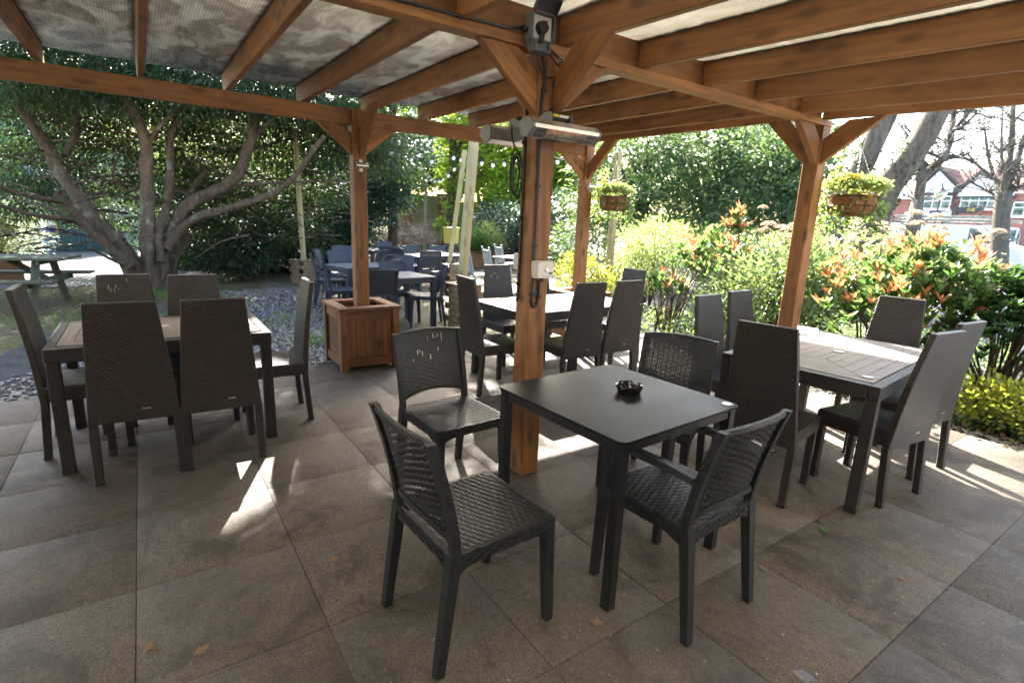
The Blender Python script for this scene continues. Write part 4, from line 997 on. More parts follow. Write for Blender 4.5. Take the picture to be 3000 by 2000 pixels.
blue(0, 0, (-10.0, 3.1), 1, .05, 'slate blue chair with ribbed back left of the post, facing us across the middle table')
blue(0, 0, (-8.05, 3.30), -.6, -.7, 'slate blue chair right of the planter post, nearest of the row behind')
blue(0, 0, (-9.05, 3.62), -.75, -.6, 'slate blue chair right of the planter post, second of the row behind')
blue(0, 0, (-8.80, 3.78), .8, -.6, 'dark slate blue chair with ribbed back set at an angle behind the nearest yard table')
blue(0, 0, (-10.25, 3.98), -.85, -.5, 'slate blue chair right of the planter post, third of the row behind')
blue(0, 0, (-11.45, 4.62), -.8, .3, 'dark slate blue chair backing towards us in front of the farthest yard table')
blue(0, 0, (-12.95, 5.1), 1, .1, 'pale lit slate blue chair farthest back, facing us by the brushwood heap')
blue(0, 0, (-10.75, 4.55), -.4, .9, 'dark slate blue chair turned to the right, left of the long yard table')
blue(0, 0, (-11.5, 5.2), .9, .2, 'pale slate blue chair behind the left end of the long yard table')
blue(0, 0, (-9.95, 4.90), -1, .15, 'darkest slate blue chair, backing on to us at the long yard table')
blue(0, 0, (-11.45, 5.85), .9, .1, 'pale slate blue chair facing us behind the long yard table, beside the leaning pole')
G_W = 'grey slatted folding chairs by the long planter'
def slat_chair(label, x, y, fx, fy, first=[None]):
    if first[0] is None:
        t = thing('slatted_chair', label, 'chair', group=G_W)
        R = Matrix.Rotation(-.22, 3, 'X')
        for s in (-1, 1): bm = BM(); bx(bm, (s*.20, -.27, .66), (.045, .030, .52), .004, rot=Matrix.Rotation(.22, 3, 'X')); build('back_stile', bm, M_GREYW, t)
        bm = BM()
        for i in range(3): bx(bm, (-.11+i*.11, -.265, .64), (.075, .014, .40), .003, rot=Matrix.Rotation(.22, 3, 'X'))
        for z in (.46, .82): bx(bm, (0, -.215-(z-.46)*.22-.010, z), (.36, .022, .05), .003, rot=Matrix.Rotation(.22, 3, 'X'))
        build('backrest', bm, M_GREYW, t)
        bm = BM()
        for i in range(6): bx(bm, (0, -.17+i*.075, .43), (.44, .062, .018), .003)
        build('seat', bm, M_GREYW, t)
        for s in (-1, 1):
            for y0 in (-.19, .19): bm = BM(); bx(bm, (s*.20, y0, .21), (.04, .045, .42), .004); build('leg', bm, M_GREYW, t)
        first[0] = t
    else: t = copy_tree(first[0])
    t.location = (x, y, -.034); t.rotation_euler = (0, 0, facing(fx, fy)); t['label'] = label; t['group'] = G_W
p = AT(1408, 800, 11.0); slat_chair('grey slatted chair nearest the yellow pole, tilted back', p.x, p.y, .2, 1)
p = AT(1458, 770, 12.6); slat_chair('grey slatted chair in the middle, in front of the long stained planter', p.x, p.y, .15, 1)
p = AT(1490, 748, 14.0); slat_chair('grey slatted chair farthest right, at the end of the long stained planter', p.x, p.y, .1, 1)
p = AT(1530, 800, 12.2); t = thing('slatted_yard_table', 'grey slatted table beside the grey chairs, mostly behind the near post', 'table', (p.x, p.y, -.034), .3)
bm = BM()
for i in range(7): bx(bm, (-.36+i*.12, 0, .73), (.105, 1.2, .022), .003)
build('table_top', bm, M_GREYW, t)
for a in (-1, 1):
    for b in (-1, 1): bm = BM(); bx(bm, (a*.36, b*.5, .36), (.06, .06, .715), .004); build('leg', bm, M_GREYW, t)
a = G(1375, 784, -.034); b = G(1480, 778, -.034); d = (b-a); ln = d.length*1.25; an = math.atan2(d.y, d.x)
t = thing('long_planter', 'long stained planter box full of shrubs at the back of the yard', 'planter', ((a.x+b.x)/2, (a.y+b.y)/2, -.034), an)
bm = BM(); n = int(ln/.12)
for i in range(n): bx(bm, (-ln/2+ln/n*(i+.5), -.25, .26), (ln/n-.006, .025, .50), .003); bx(bm, (-ln/2+ln/n*(i+.5), .25, .26), (ln/n-.006, .025, .50), .003)
for s in (-1, 1): bx(bm, (s*(ln/2+.016), 0, .26), (.025, .52, .50), .003)
build('side_panel', bm, M_PLANTZ, t)
bm = BM()
for s in (-1, 1): bx(bm, (0, s*.255, .525), (ln+.10, .09, .028), .003); bx(bm, (s*(ln/2+.01), 0, .525), (.09, .415, .028), .003)
build('rim_board', bm, M_PLANT, t); bm = BM(); bx(bm, (0, 0, .45), (ln-.05, .46, .04), 0); build('soil', bm, M_SOIL, t)
LONGP = Vector(((a.x+b.x)/2, (a.y+b.y)/2, .45)); LDIR = d.normalized()
# ------------------------------------------------------------------ picnic bench on the left
pb = thing('picnic_bench', 'mossy weathered picnic bench with attached seats at the left edge', 'picnic bench', (-10.75, -1.75, -.045), math.atan2(-1, -.26)+PI)
bm = BM()
for i in range(5): bx(bm, (0, -.30+i*.15, .74), (1.85, .142, .038), .005)
build('table_top', bm, M_BENCH, pb)
for s in (-1, 1):
    bm = BM(); 
    for q in (0, 1): bx(bm, (0, s*(.62+q*.135), .45), (1.85, .128, .038), .005)
    build('bench_seat', bm, M_BENCH, pb)
for s in (-1, 1):
    bm = BM(); bx(bm, (s*.62, 0, .70), (.045, .70, .09), .004); bx(bm, (s*.62, 0, .405), (.045, 1.50, .10), .004); build('cross_rail', bm, M_BENCH, pb)
    for q in (-1, 1):
        bm = BM(); tube(bm, [(s*.575, q*.26, .70), (s*.575, q*.58, 0)], .055, 4); build('leg', bm, M_BENCH, pb)
    bm = BM(); tube(bm, [(s*.58, 0, .42), (s*.15, 0, .70)], .045, 4); build('brace', bm, M_BENCH, pb)
# ------------------------------------------------------------------ left background: railings, sheds, notice
a = Vector(G(50, 742, -.04)); b = Vector(G(345, 735, -.04)); a.z = b.z = -.04
t = thing('railings', 'dark green metal railings in front of the blue grey cabin', 'railings', a); d = b-a; d.z = 0; n = 24
bm = BM()
for i in range(n+1):
    p = d*(i/n); tube(bm, [p+Vector((0, 0, .02)), p+Vector((0, 0, 2.1))], .022, 6)
build('bars', bm, M_GREENP, t); bm = BM()
for z in (.22, 1.85): tube(bm, [Vector((0, 0, z)), d+Vector((0, 0, z))], .03, 6)
build('rail', bm, M_GREENP, t)
u = d.normalized(); nrm = Vector((-u.y, u.x, 0)); nrm = nrm if nrm.x < 0 else -nrm; ang = math.atan2(u.y, u.x)
def block(name, label, cat, c, s, mat, extra=None):
    t = thing(name, label, cat, c, ang); bm = BM(); bx(bm, (0, 0, s[2]/2), s, .01); build('body', bm, mat, t)
    if extra: extra(t, s)
    return t
def ribs(t, s):
    n = int(s[0]/.22)
    for q in (-1, 1):
        bm = BM()
        for i in range(n): bx(bm, (-s[0]/2+(i+.5)*s[0]/n, q*(s[1]/2+.015), s[2]/2), (.10, .03, s[2]-.1), .006)
        build('rib_panel', bm, M_BLUEG, t)
    bm = BM(); bx(bm, (0, 0, s[2]+.05), (s[0]+.1, s[1]+.1, .1), .02); build('roof', bm, M_DARKW, t)
c = Vector(AT(265, 680, 23.5)); c.z = -.04; block('cabin', 'blue grey steel cabin behind the green railings', 'cabin', c, (2.6, 2.0, 3.2), M_BLUEG, ribs)
def boards(t, s):
    for q in (-1, 1):
        bm = BM()
        for i in range(5): bx(bm, (-s[0]/2+(i+.5)*s[0]/5, q*(s[1]/2+.01), s[2]*.55), (s[0]/5-.03, .03, s[2]*.8), .004)
        build('board_panel', bm, M_GREENB, t)
        bm = BM(); bx(bm, (0, q*(s[1]/2+.03), 1.15), (s[0], .04, .10), .003); build('rail', bm, M_WHITE, t)
c = Vector(AT(90, 640, 25)); c.z = -.04; block('green_hut', 'tall green panelled hut at the far left behind the railings', 'hut', c, (2.6, 2.0, 5.0), M_GREENB, boards)
c = Vector(AT(440, 670, 25)); c.z = -.04; block('green_screen', 'plain dark green screen panel beside the yew trunk', 'screen', c, (2.4, .3, 2.3), M_GREENP)
p = Vector(AT(130, 660, 20)); nb = thing('notice_sign', 'yellow bordered notice sign on a post in front of the cabin', 'sign', (p.x, p.y, -.04), ang)
SP = CAM[2] + (0)
zc = AT(130, 656, 20).z
bm = BM(); tube(bm, [(0, 0, 0), (0, 0, zc+.25)], .035, 8); build('post', bm, M_BLUEG, nb)
toward = -1 if (Matrix.Rotation(ang, 3, 'Z') @ Vector((0, -1, 0))).x > 0 else 1
bm = BM(); bx(bm, (0, toward*.045, zc), (.52, .02, .46), .003); build('border', bm, M_YEL, nb)
bm = BM(); bx(bm, (0, toward*.057, zc+.09), (.46, .008, .22), .001); build('upper_panel', bm, M_WHITE, nb)
bm = BM(); bx(bm, (0, toward*.057, zc-.115), (.46, .008, .17), .001); build('lower_panel', bm, M_SIGNB, nb)
# ------------------------------------------------------------------ back wall
def wall_between(name, label, a, b, h, th, mat, cap=None):
    a, b = Vector(a), Vector(b); d = b-a; d.z = 0; L = d.length; t = thing(name, label, 'wall', ((a.x+b.x)/2, (a.y+b.y)/2, -.045), math.atan2(d.y, d.x))
    bm = BM(); bx(bm, (0, 0, h/2), (L, th, h), .005); build('wall', bm, mat, t)
    if cap: bm = BM(); bx(bm, (0, 0, h+.03), (L+.06, th+.08, .06), .008); build('coping', bm, cap, t)
    return t
wa, wb, wc = AT(1140, 720, 26), AT(1312, 712, 27), AT(1380, 712, 27.2)
bw = wall_between('brick_wall', 'old mossy brick wall at the back of the yard', wa, wb, 2.45, .24, M_BRICKO, M_CONC)
bm = BM(); bx(bm, ((wb-wa).length/2-.3, 0, 1.32), (.55, .36, 2.64), .01); bx(bm, (-.6, 0, 1.2), (.40, .36, 2.4), .01); build('pier', bm, brick_mat('pier_brick', (.30, .10, .06), (.22, .075, .05), (.16, .12, .1)), bw)
cf = wall_between('concrete_fence', 'green stained concrete panel fence beside the brick wall', wb+Vector((-.1, .2, 0)), wc+(wc-wb)*2.5, 2.3, .08, M_CONC)
bm = BM()
for i in range(8): bx(bm, (-((wc-wb)*3.5).length/2+i*1.2, 0, 1.2), (.14, .16, 2.4), .01)
build('fence_post', bm, M_CONC, cf)
# ------------------------------------------------------------------ vegetation
def unit(n): v = rng.normal(size=(n, 3)); return v/np.linalg.norm(v, axis=1, keepdims=True)
def leafmesh(name, P, ax, L, W, mat, parent, detail=False, loc=None, up=.55):
    """P leaf bases (n,3), ax leaf axes; every leaf its own island, lightly folded"""
    n = len(P); L = np.asarray(L).reshape(-1, 1)*np.ones((n, 1)); W = np.asarray(W).reshape(-1, 1)*np.ones((n, 1))
    ax = ax/np.linalg.norm(ax, axis=1, keepdims=True)
    ref = unit(n)*(1-up)+np.array([0, 0, up]); side = np.cross(ax, ref); side /= (np.linalg.norm(side, axis=1, keepdims=True)+1e-6)
    nor = np.cross(side, ax)
    if not detail:
        V = np.stack([P, P+ax*L*.5+side*W*.5+nor*W*.12, P+ax*L, P+ax*L*.5-side*W*.5+nor*W*.12], 1).reshape(-1, 3)
        F = np.arange(4*n).reshape(-1, 4)
    else:
        c = -nor*L*.10
        V = np.stack([P, P+ax*L*.32+side*W*.46+nor*W*.16, P+ax*L*.70+side*W*.40+nor*W*.13+c*.5, P+ax*L+c, P+ax*L*.70-side*W*.40+nor*W*.13+c*.5, P+ax*L*.32-side*W*.46+nor*W*.16], 1).reshape(-1, 3)
        b = (np.arange(n)*6).reshape(-1, 1)
        F = np.concatenate([b+np.array([[0, 1, 2, 3]]), b+np.array([[0, 3, 4, 5]])], 1).reshape(-1, 4)
    return npmesh(name, V, F, mat, parent, smooth=False, loc=loc)
def clumps(ells, ncl, per, rc, flat=.6, shell=.55):
    """leaf positions in clumps spread through ellipsoids (cx,cy,cz,rx,ry,rz); returns P and outward directions"""
    vol = np.array([e[3]*e[4]*e[5] for e in ells])**.67; pick = rng.choice(len(ells), ncl, p=vol/vol.sum()); E = np.array(ells)[pick]
    r = rng.uniform(shell**3, 1, (ncl, 1))**(1/3)*np.where(rng.uniform(size=(ncl, 1)) < .25, rng.uniform(.2, 1, (ncl, 1)), 1)
    d = unit(ncl); Cc = E[:, :3]+d*r*E[:, 3:6]
    rcs = rc*rng.uniform(.55, 1.35, (ncl, 1))
    k = np.repeat(np.arange(ncl), per); off = rng.normal(size=(ncl*per, 3))*rcs[k]*np.array([1, 1, flat])*.6
    out = d[k]*.6+off/(np.linalg.norm(off, axis=1, keepdims=True)+1e-6)*.7
    return Cc[k]+off, out
def limbmesh(name, paths, mat, parent, n=8, jit=.06, k=5):
    """paths: lists of (x, y, z, radius), local coordinates"""
    V = []; F = []
    for path in paths:
        S = spline(path, k); m = len(S); b0 = len(V)
        up = np.array([.3, .2, .93])
        ph = rng.uniform(0, 6)
        for i in range(m):
            t = S[min(i+1, m-1), :3]-S[max(i-1, 0), :3]; t /= np.linalg.norm(t)+1e-9
            a = np.cross(t, up); a /= np.linalg.norm(a)+1e-9; b = np.cross(a, t); up = b
            for j in range(n):
                an = 2*PI*j/n; r = S[i, 3]*(1+jit*math.sin(3*an+ph+i*.35)+jit*.7*math.sin(2*an-i*.5)+rng.normal(0, jit*.25))
                V.append(S[i, :3]+(a*math.cos(an)+b*math.sin(an))*r)
        for i in range(m-1):
            for j in range(n): q = (j+1) % n; F.append((b0+i*n+j, b0+i*n+q, b0+(i+1)*n+q, b0+(i+1)*n+j))
        for cidx in (0, m-1):
            c = len(V); V.append(S[cidx, :3]); base = b0+cidx*n
            for j in range(0, n, 2): F.append((c, base+j, base+(j+1) % n, base+(j+2) % n))
    return npmesh(name, np.array(V), F, mat, parent, smooth=True)
def local(P, o): return [(p[0]-o[0], p[1]-o[1], p[2]-o[2]) + tuple(p[3:]) for p in P]
def ell(x, y, dist, rx, rz, ry=None, base=(0, 0, 0)):
    """ellipsoid round a surveyed point (display pixels of the 2352-wide view)"""
    p = AT(x*1.27551, y*1.27551, dist); return (p.x-base[0], p.y-base[1], p.z-base[2], rx, ry or rx, rz)
def tree(name, label, cat, base, ells, mat, barkm, n, L, W, rc, trunk_r, per=26, group=None, branches=7, droop=.25, height=None, flat=.6, part='crown'):
    t = thing(name, label, cat, base, 0, group); E = [(e[0]-base[0], e[1]-base[1], e[2]-base[2], *e[3:]) for e in ells]
    P, d = clumps(E, n//per, per, rc, flat); d = d+np.array([0, 0, -droop])
    leafmesh(part, P, d, L*rng.uniform(.7, 1.3, len(P)), W*rng.uniform(.7, 1.3, len(P)), mat, t)
    top = max(e[2] for e in E); paths = [[(0, 0, -.1, trunk_r*1.25), (.05, .04, top*.3, trunk_r), (.0, .1, top*.7, trunk_r*.75), (0, 0, top, trunk_r*.3)]]
    for i in range(branches):
        e = E[i % len(E)]; q = unit(1)[0]*.5; z0 = top*rng.uniform(.2, .6)
        end = (e[0]+q[0]*e[3], e[1]+q[1]*e[4], e[2]+abs(q[2])*e[5])
        paths.append([(0, .03, z0, trunk_r*.5), (end[0]*.4, end[1]*.4, z0+(end[2]-z0)*.5+.2, trunk_r*.32), (*end, trunk_r*.10)])
    limbmesh('trunk', paths, barkm, t, n=7); return t
def shrub(name, label, base, ells, mat, n, L, W, rc=.16, per=14, detail=True, group=None, stems=7, up=.3, flat=.8, upd=.25, barkm=None, cat='shrub'):
    t = thing(name, label, cat, base, 0, group); E = [(e[0]-base[0], e[1]-base[1], e[2]-base[2], *e[3:]) for e in ells]
    P, d = clumps(E, n//per, per, rc, flat, .6); keep = P[:, 2] > .02; P, d = P[keep], d[keep]
    leafmesh('foliage', P, d+np.array([0, 0, upd]), L*rng.uniform(.65, 1.25, len(P)), W*rng.uniform(.7, 1.25, len(P)), mat, t, detail)
    paths = []
    for i in range(stems):
        e = E[i % len(E)]; q = unit(1)[0]; end = (e[0]+q[0]*e[3]*.8, e[1]+q[1]*e[4]*.8, e[2]+abs(q[2])*e[5]*.8)
        s0 = rng.normal(0, .05, 2); paths.append([(s0[0], s0[1], -.05, .016), (s0[0]*2+end[0]*.35, s0[1]*2+end[1]*.35, end[2]*.5, .011), (*end, .004)])
    limbmesh('stems', paths, barkm or B_STEM, t, n=5, k=4); return t
def pxr(w_, p):                          # radius of something w_ display pixels wide at point p
    return w_*1.27551/FPX*float(RW[2] @ (np.array(p[:3])-CAM))/2
# --- the yew: limbs surveyed in the view, spread in depth round the bole
YB = AT(345*1.2755, 650*1.2755, 12.3); YB = Vector((YB.x, YB.y, -.05))
yew = thing('yew_tree', 'spreading old yew with many bare twisting limbs and dark needles, behind the left table', 'tree', YB)
def yl(pts, d0, d1, w0, w1):
    out = []; n = len(pts); w0 *= .84; w1 *= .84
    for i, (x, y) in enumerate(pts):
        f = i/(n-1); dist = d0+(d1-d0)*f; p = AT(x*1.2755, y*1.2755, dist); r = pxr(w0+(w1-w0)*f, p)
        out.append((p.x-YB.x, p.y-YB.y, p.z-YB.z, r))
    return out
limbmesh('trunk', [yl([(330, 690), (322, 655), (300, 600), (262, 553)], 12.2, 12.2, 50, 40), yl([(345, 692), (346, 650), (342, 590), (341, 520)], 12.1, 12.1, 48, 34), yl([(365, 690), (366, 640), (372, 590), (388, 535)], 12.2, 12.1, 42, 30), yl([(380, 690), (388, 640), (402, 585), (432, 535)], 12.5, 12.6, 38, 24), yl([(318, 688), (312, 640), (285, 590)], 12.4, 12.8, 50, 34)], B_YEW, yew, n=18, jit=.16, k=9)
for li, lp in enumerate(([yl([(268, 560), (220, 505), (178, 452), (143, 402), (112, 345), (80, 296), (40, 240)], 12.2, 13.2, 46, 22)],
           [yl([(300, 610), (240, 560), (190, 510), (160, 478), (143, 462), (137, 444), (137, 434)], 12.0, 11.6, 30, 15), yl([(143, 462), (110, 458), (70, 450), (30, 440), (-10, 425)], 11.6, 11.0, 15, 11)],
           [yl([(200, 520), (158, 503), (105, 498), (45, 486), (0, 471), (-40, 462)], 11.9, 11.2, 15, 9)],
           [yl([(341, 540), (340, 480), (338, 430), (337, 372), (335, 335)], 12.1, 11.9, 36, 30), yl([(336, 345), (322, 285), (294, 235), (266, 195), (238, 155), (205, 110)], 11.9, 11.4, 27, 26), yl([(338, 335), (352, 312), (366, 290), (388, 268), (418, 250), (470, 242)], 11.9, 11.5, 14, 9)],
           [yl([(370, 600), (368, 530), (382, 475), (390, 430), (390, 380), (390, 333), (397, 295), (411, 268)], 12.0, 12.0, 24, 16)],
           [yl([(388, 545), (427, 478), (470, 450), (512, 432), (542, 405), (562, 362), (575, 322), (582, 285), (592, 240), (610, 190)], 12.1, 11.4, 36, 19), yl([(577, 330), (594, 305), (614, 284), (645, 255)], 11.7, 11.3, 14, 11)],
           [yl([(385, 570), (420, 522), (467, 494), (515, 482), (567, 467), (608, 452), (640, 437), (668, 415), (690, 388), (715, 352), (745, 312)], 12.0, 10.9, 26, 11)],
           [yl([(500, 450), (534, 432), (584, 423), (640, 420), (700, 418), (790, 416)], 11.9, 12.2, 10, 5)],
           [yl([(420, 480), (436, 445), (452, 418), (474, 392)], 12.3, 12.9, 16, 12)],
           [yl([(520, 350), (545, 340), (570, 330)], 13.2, 13.2, 12, 10)],
           [yl([(150, 360), (160, 338), (172, 310), (178, 270), (172, 230), (165, 180)], 12.8, 13.3, 18, 15)],
           [yl([(290, 610), (255, 595), (225, 580), (205, 568)], 11.8, 11.2, 9, 5)],
           [yl([(320, 430), (290, 440), (268, 420), (262, 380), (285, 340)], 12.6, 13.2, 8, 4), yl([(335, 400), (300, 372), (282, 330)], 12.4, 13.0, 5, 3)])):
    limbmesh('limb', lp, B_YEWL if li == 3 else B_YEW, yew, n=14, jit=.11, k=8)
tw = []
for i in range(300):
    x, y = rng.uniform(0, 800), rng.uniform(150, 580); a = rng.uniform(-.5, .5); l = rng.uniform(30, 130); s_ = rng.choice([-1, 1])
    tw.append(yl([(x, y), (x+s_*l*.5, y-l*.3*a-4), (x+s_*l, y-l*.9*a)], rng.uniform(11.8, 15), rng.uniform(11.5, 15), rng.uniform(3, 8), 1.4))
limbmesh('twigs', tw, B_YEW, yew, n=4, k=3)
YE = []
for (x, y, d, rx, rz) in ((40, 180, 14, 1.5, .9), (160, 230, 14.5, 1.5, .8), (60, 300, 15, 1.5, .8), (230, 330, 14.6, 1.2, .75), (100, 400, 14.5, 1.5, .6), (250, 430, 15, 1.2, .5), (330, 260, 14, 1.4, .8), (420, 340, 14, 1.4, .8), (440, 230, 13.2, 1.4, .7),
                          (520, 280, 13.6, 1.4, .8), (500, 390, 14.5, 1.3, .7), (620, 330, 13, 1.4, .8), (660, 250, 12.4, 1.4, .7), (720, 340, 12.6, 1.3, .8), (700, 430, 13.5, 1.2, .6), (600, 450, 14, 1.2, .6), (790, 300, 12.6, 1.2, .6), (850, 330, 12.8, 1.0, .5), (560, 520, 13.2, 1.2, .55), (520, 580, 13.0, 1.1, .5), (620, 560, 12.9, 1.1, .6), (660, 500, 13.2, 1.0, .5), (450, 500, 14.5, 1.0, .6), (180, 150, 12, 1.8, .8), (330, 160, 11.8, 1.8, .8), (480, 180, 11.4, 1.7, .7), (620, 190, 11.2, 1.6, .7), (20, 120, 12, 1.6, .8), (760, 240, 11.4, 1.3, .5), (900, 380, 13.5, .9, .4), (60, 470, 14.5, 1.2, .35), (300, 500, 14.8, 1.1, .5), (420, 560, 13.8, .9, .45), (480, 480, 13.8, 1.0, .5), (560, 430, 13.4, 1.1, .5), (700, 560, 13.4, .8, .4), (380, 420, 14, 1.1, .5)):
    YE.append(ell(x, y, d+(.55 if y > 200 else 0), rx*.95, rz*.95, base=YB))
top = [(rng.normal(0, 2.2), rng.normal(.3, 2.2), rng.uniform(4.6, 7.6), 1.7, 1.7, .8) for i in range(14)]+[(rng.normal(.3, .9), rng.uniform(2.0, 5.0), rng.uniform(5.0, 7.8), 1.2, 1.2, .7) for i in range(9)]+[(rng.normal(.2, .6), rng.uniform(4.0, 5.6), rng.uniform(5.6, 8.2), .9, .9, .6) for i in range(6)]  # later groups added in the sun's path to shade the terrace
P, d = clumps(YE, 5000, 28, .30, .45, .35); leafmesh('crown', P, d+np.array([0, 0, -.45]), .125*rng.uniform(.6, 1.4, len(P)), .027*rng.uniform(.7, 1.4, len(P)), L_YEW, yew)
for gx, gy in ((322, 1650), (110, 1610), (20, 1680), (250, 1690)):
    c = np.array(G(gx, gy, 0))+np.array(sd)*11.2-np.array(YB); top += [(c[0], c[1], c[2], .55, .55, .4)]*2  # clumps added on sun rays to shade chosen spots of paving
P, d = clumps(top, 2700, 24, .36, .45, .35)
SD = np.array(sd); KEEP = np.ones(len(P), bool)
for tx, ty, rad in ((-3.12, .44, .27), (-2.98, .40, .20), (-2.82, .32, .15), (-3.35, .47, .16)):    # leaves cut out along sun rays, so sun patches fall by the left table
    q = P+np.array(YB)-np.array([tx, ty, 0]); h = q-np.outer(q @ SD, SD); KEEP &= np.linalg.norm(h, axis=1) > rad
P, d = P[KEEP], d[KEEP]
leafmesh('crown', P, d+np.array([0, 0, -.3]), .15*rng.uniform(.6, 1.4, len(P)), .05*rng.uniform(.7, 1.4, len(P)), L_YEW, yew)
# --- dark understorey behind, then bright beeches far back
def at0(x, y, dist): p = AT(x*1.2755, y*1.2755, dist); return (p.x, p.y, -.05)
GH = 'dark glossy shrubs behind the yard'
for (x, d, lab, E, n) in ((520, 16.5, 'dark glossy shrub low behind the yew, beside its trunk', [(500, 560, 16.5, 1.3, .8), (560, 600, 16.2, 1.2, .6), (440, 590, 17, 1.2, .7)], 15000), (640, 15.8, 'broad dark glossy shrub behind the pale pole on the gravel', [(620, 560, 15.6, 1.2, 1.0), (690, 520, 15.8, 1.2, 1.0), (740, 580, 15.4, 1.1, .7)], 20000),
                          (800, 16.5, 'tall dark glossy shrub behind the post in the planter', [(780, 470, 16.5, 1.4, 1.1), (760, 560, 16, 1.2, .8), (840, 430, 17, 1.2, 1.0)], 20000)):
    tree('dark_shrub', lab, 'shrub', at0(x, 640, d), [ell(*e) for e in E], L_HOLLY, B_DARK, n, .11, .05, .26, .06, group=GH)
tree('holly_tree', 'dark holly tree just right of the post in the planter, behind the yard', 'tree', at0(900, 600, 18), [ell(850, 370, 18, 1.6, 1.1), (ell(880, 430, 18.5, 1.2, .9)), ell(930, 345, 19, 1.2, .7), ell(835, 490, 17.6, 1.1, .8), ell(890, 290, 17.5, 1.7, 1.1), (-15.6, 5.6, 6.4, 1.8, 1.6, 1.0), (-15.2, 7.0, 7.3, 1.7, 1.3, .9), (-16.4, 6.3, 8.3, 1.9, 1.6, .9), (-14.4, 6.0, 5.2, 1.2, 1.1, .7)], L_HOLLY, B_DARK, 40000, .12, .055, .3, .14)  # highest clumps added out of view to shade the yard
GBE = 'bright beech trees behind the back wall'
for (x, d, lab, E, n) in ((1040, 30, 'bright yellow green beech with a dark trunk behind the yellow pole', [(1130, 425, 25, 1.6, 1.2), (1175, 465, 24, 1.3, .9), (1105, 310, 26, 2.2, 1.4), (930, 420, 25, 1.0, .8), (1000, 340, 29, 3.2, 2.0), (1100, 360, 30, 3.0, 1.8), (1040, 260, 31, 3.5, 2.2), (1165, 420, 28, 1.6, 1.2), (965, 400, 28, 1.3, .7), (1180, 330, 30, 2.5, 2)], 40000),
                          (780, 33, 'bright beech seen through the gap left of the post in the planter', [(760, 400, 33, 4, 2.6), (680, 350, 34, 3.5, 2.6), (860, 300, 33, 4, 2.5), (700, 480, 33, 3, 1.5)], 20000),
                          (480, 36, 'bright beech glimpsed through the yew, behind its right limbs', [(520, 360, 36, 4.5, 3), (420, 420, 36, 4, 2.4), (560, 470, 35, 3.5, 1.8), (330, 340, 36, 4, 2.6)], 17000),
                          (170, 38, 'bright beech glimpsed through the yew at the far left', [(240, 430, 38, 4, 2.5), (330, 520, 38, 3, 2), (130, 330, 38, 4, 2.5)], 11000),
                          (1260, 27, 'bright beech between the near post and the far pergola post', [(1250, 400, 27, 2.6, 2.2), (1310, 350, 28, 2.6, 2.2), (1220, 480, 26, 1.8, 1.4)], 15000)):
    tree('beech_tree', lab, 'tree', at0(x, 620, d), [ell(*e) for e in E], L_BEECH, B_DARK, n, .20, .13, .5, .32, group=GBE, droop=.1)
iv = AT(1035*1.2755, 500*1.2755, 22); tree('ivy_tree', 'dark ivy covered trunk standing behind the two pale poles', 'tree', (iv.x, iv.y, -.05), [(iv.x, iv.y, 1.6, .5, .5, 1.4), (iv.x, iv.y, 3.8, .55, .55, 1.5), (iv.x+.3, iv.y+.5, 5.2, 1.2, 1.2, .8)], L_BEECH, B_DARK, 7000, .13, .09, .2, .26, part='foliage')
tree('dark_shrub', 'dark evergreen shrub behind the long stained planter', 'shrub', at0(1180, 600, 19), [ell(1160, 520, 19, 1.3, .8), ell(1230, 560, 18.5, 1.2, .7), ell(1270, 500, 18, 1.1, .9)], L_HOLLY, B_DARK, 15000, .11, .05, .25, .06, group=GH)
# --- evergreens to the right of the far post
GE = 'tall evergreens behind the shrub bed'
for (x, d, lab, E, n) in ((1460, 16, 'tall dark evergreen behind the first hanging basket', [(1430, 360, 16, 1.5, 1.3), (1480, 440, 15.5, 1.4, 1.0), (1500, 330, 16.5, 1.6, 1.3), (1380, 470, 16, 1.1, 1.1), (1340, 560, 15, 1.0, .7)], 22000),
                          (1620, 17, 'tall dark evergreen above the golden and fresh green bushes', [(1590, 360, 17, 1.6, 1.3), (1660, 430, 16.5, 1.6, 1.1), (1680, 340, 17.5, 1.8, 1.3), (1600, 470, 16, 1.3, .8)], 24000),
                          (1790, 15.5, 'evergreen with long strap leaves left of the right hand post', [(1760, 400, 15.5, 1.3, 1.1), (1820, 440, 15, 1.2, 1.0), (1740, 480, 15, 1.2, .7), (1790, 330, 16, 1.5, 1.1), (1850, 360, 16, 1.0, 1.0)], 22000)):
    tree('evergreen_tree', lab, 'tree', at0(x, 620, d), [ell(*e) for e in E], L_EVER, B_DARK, int(n*.55), .17, .05, .28, .11, group=GE, branches=12)
tree('evergreen_tree', 'paler evergreen far behind the tall ones, filling the gaps of the right', 'tree', at0(1640, 600, 26), [ell(1450, 360, 26, 2.6, 2.2), ell(1640, 400, 26, 3, 2.2), ell(1780, 380, 25, 2.4, 2), ell(1560, 480, 25, 2.4, 1.4), ell(1400, 480, 25, 2, 1.6)], L_HEDGE, B_DARK, 11000, .20, .10, .45, .2, group=GE)
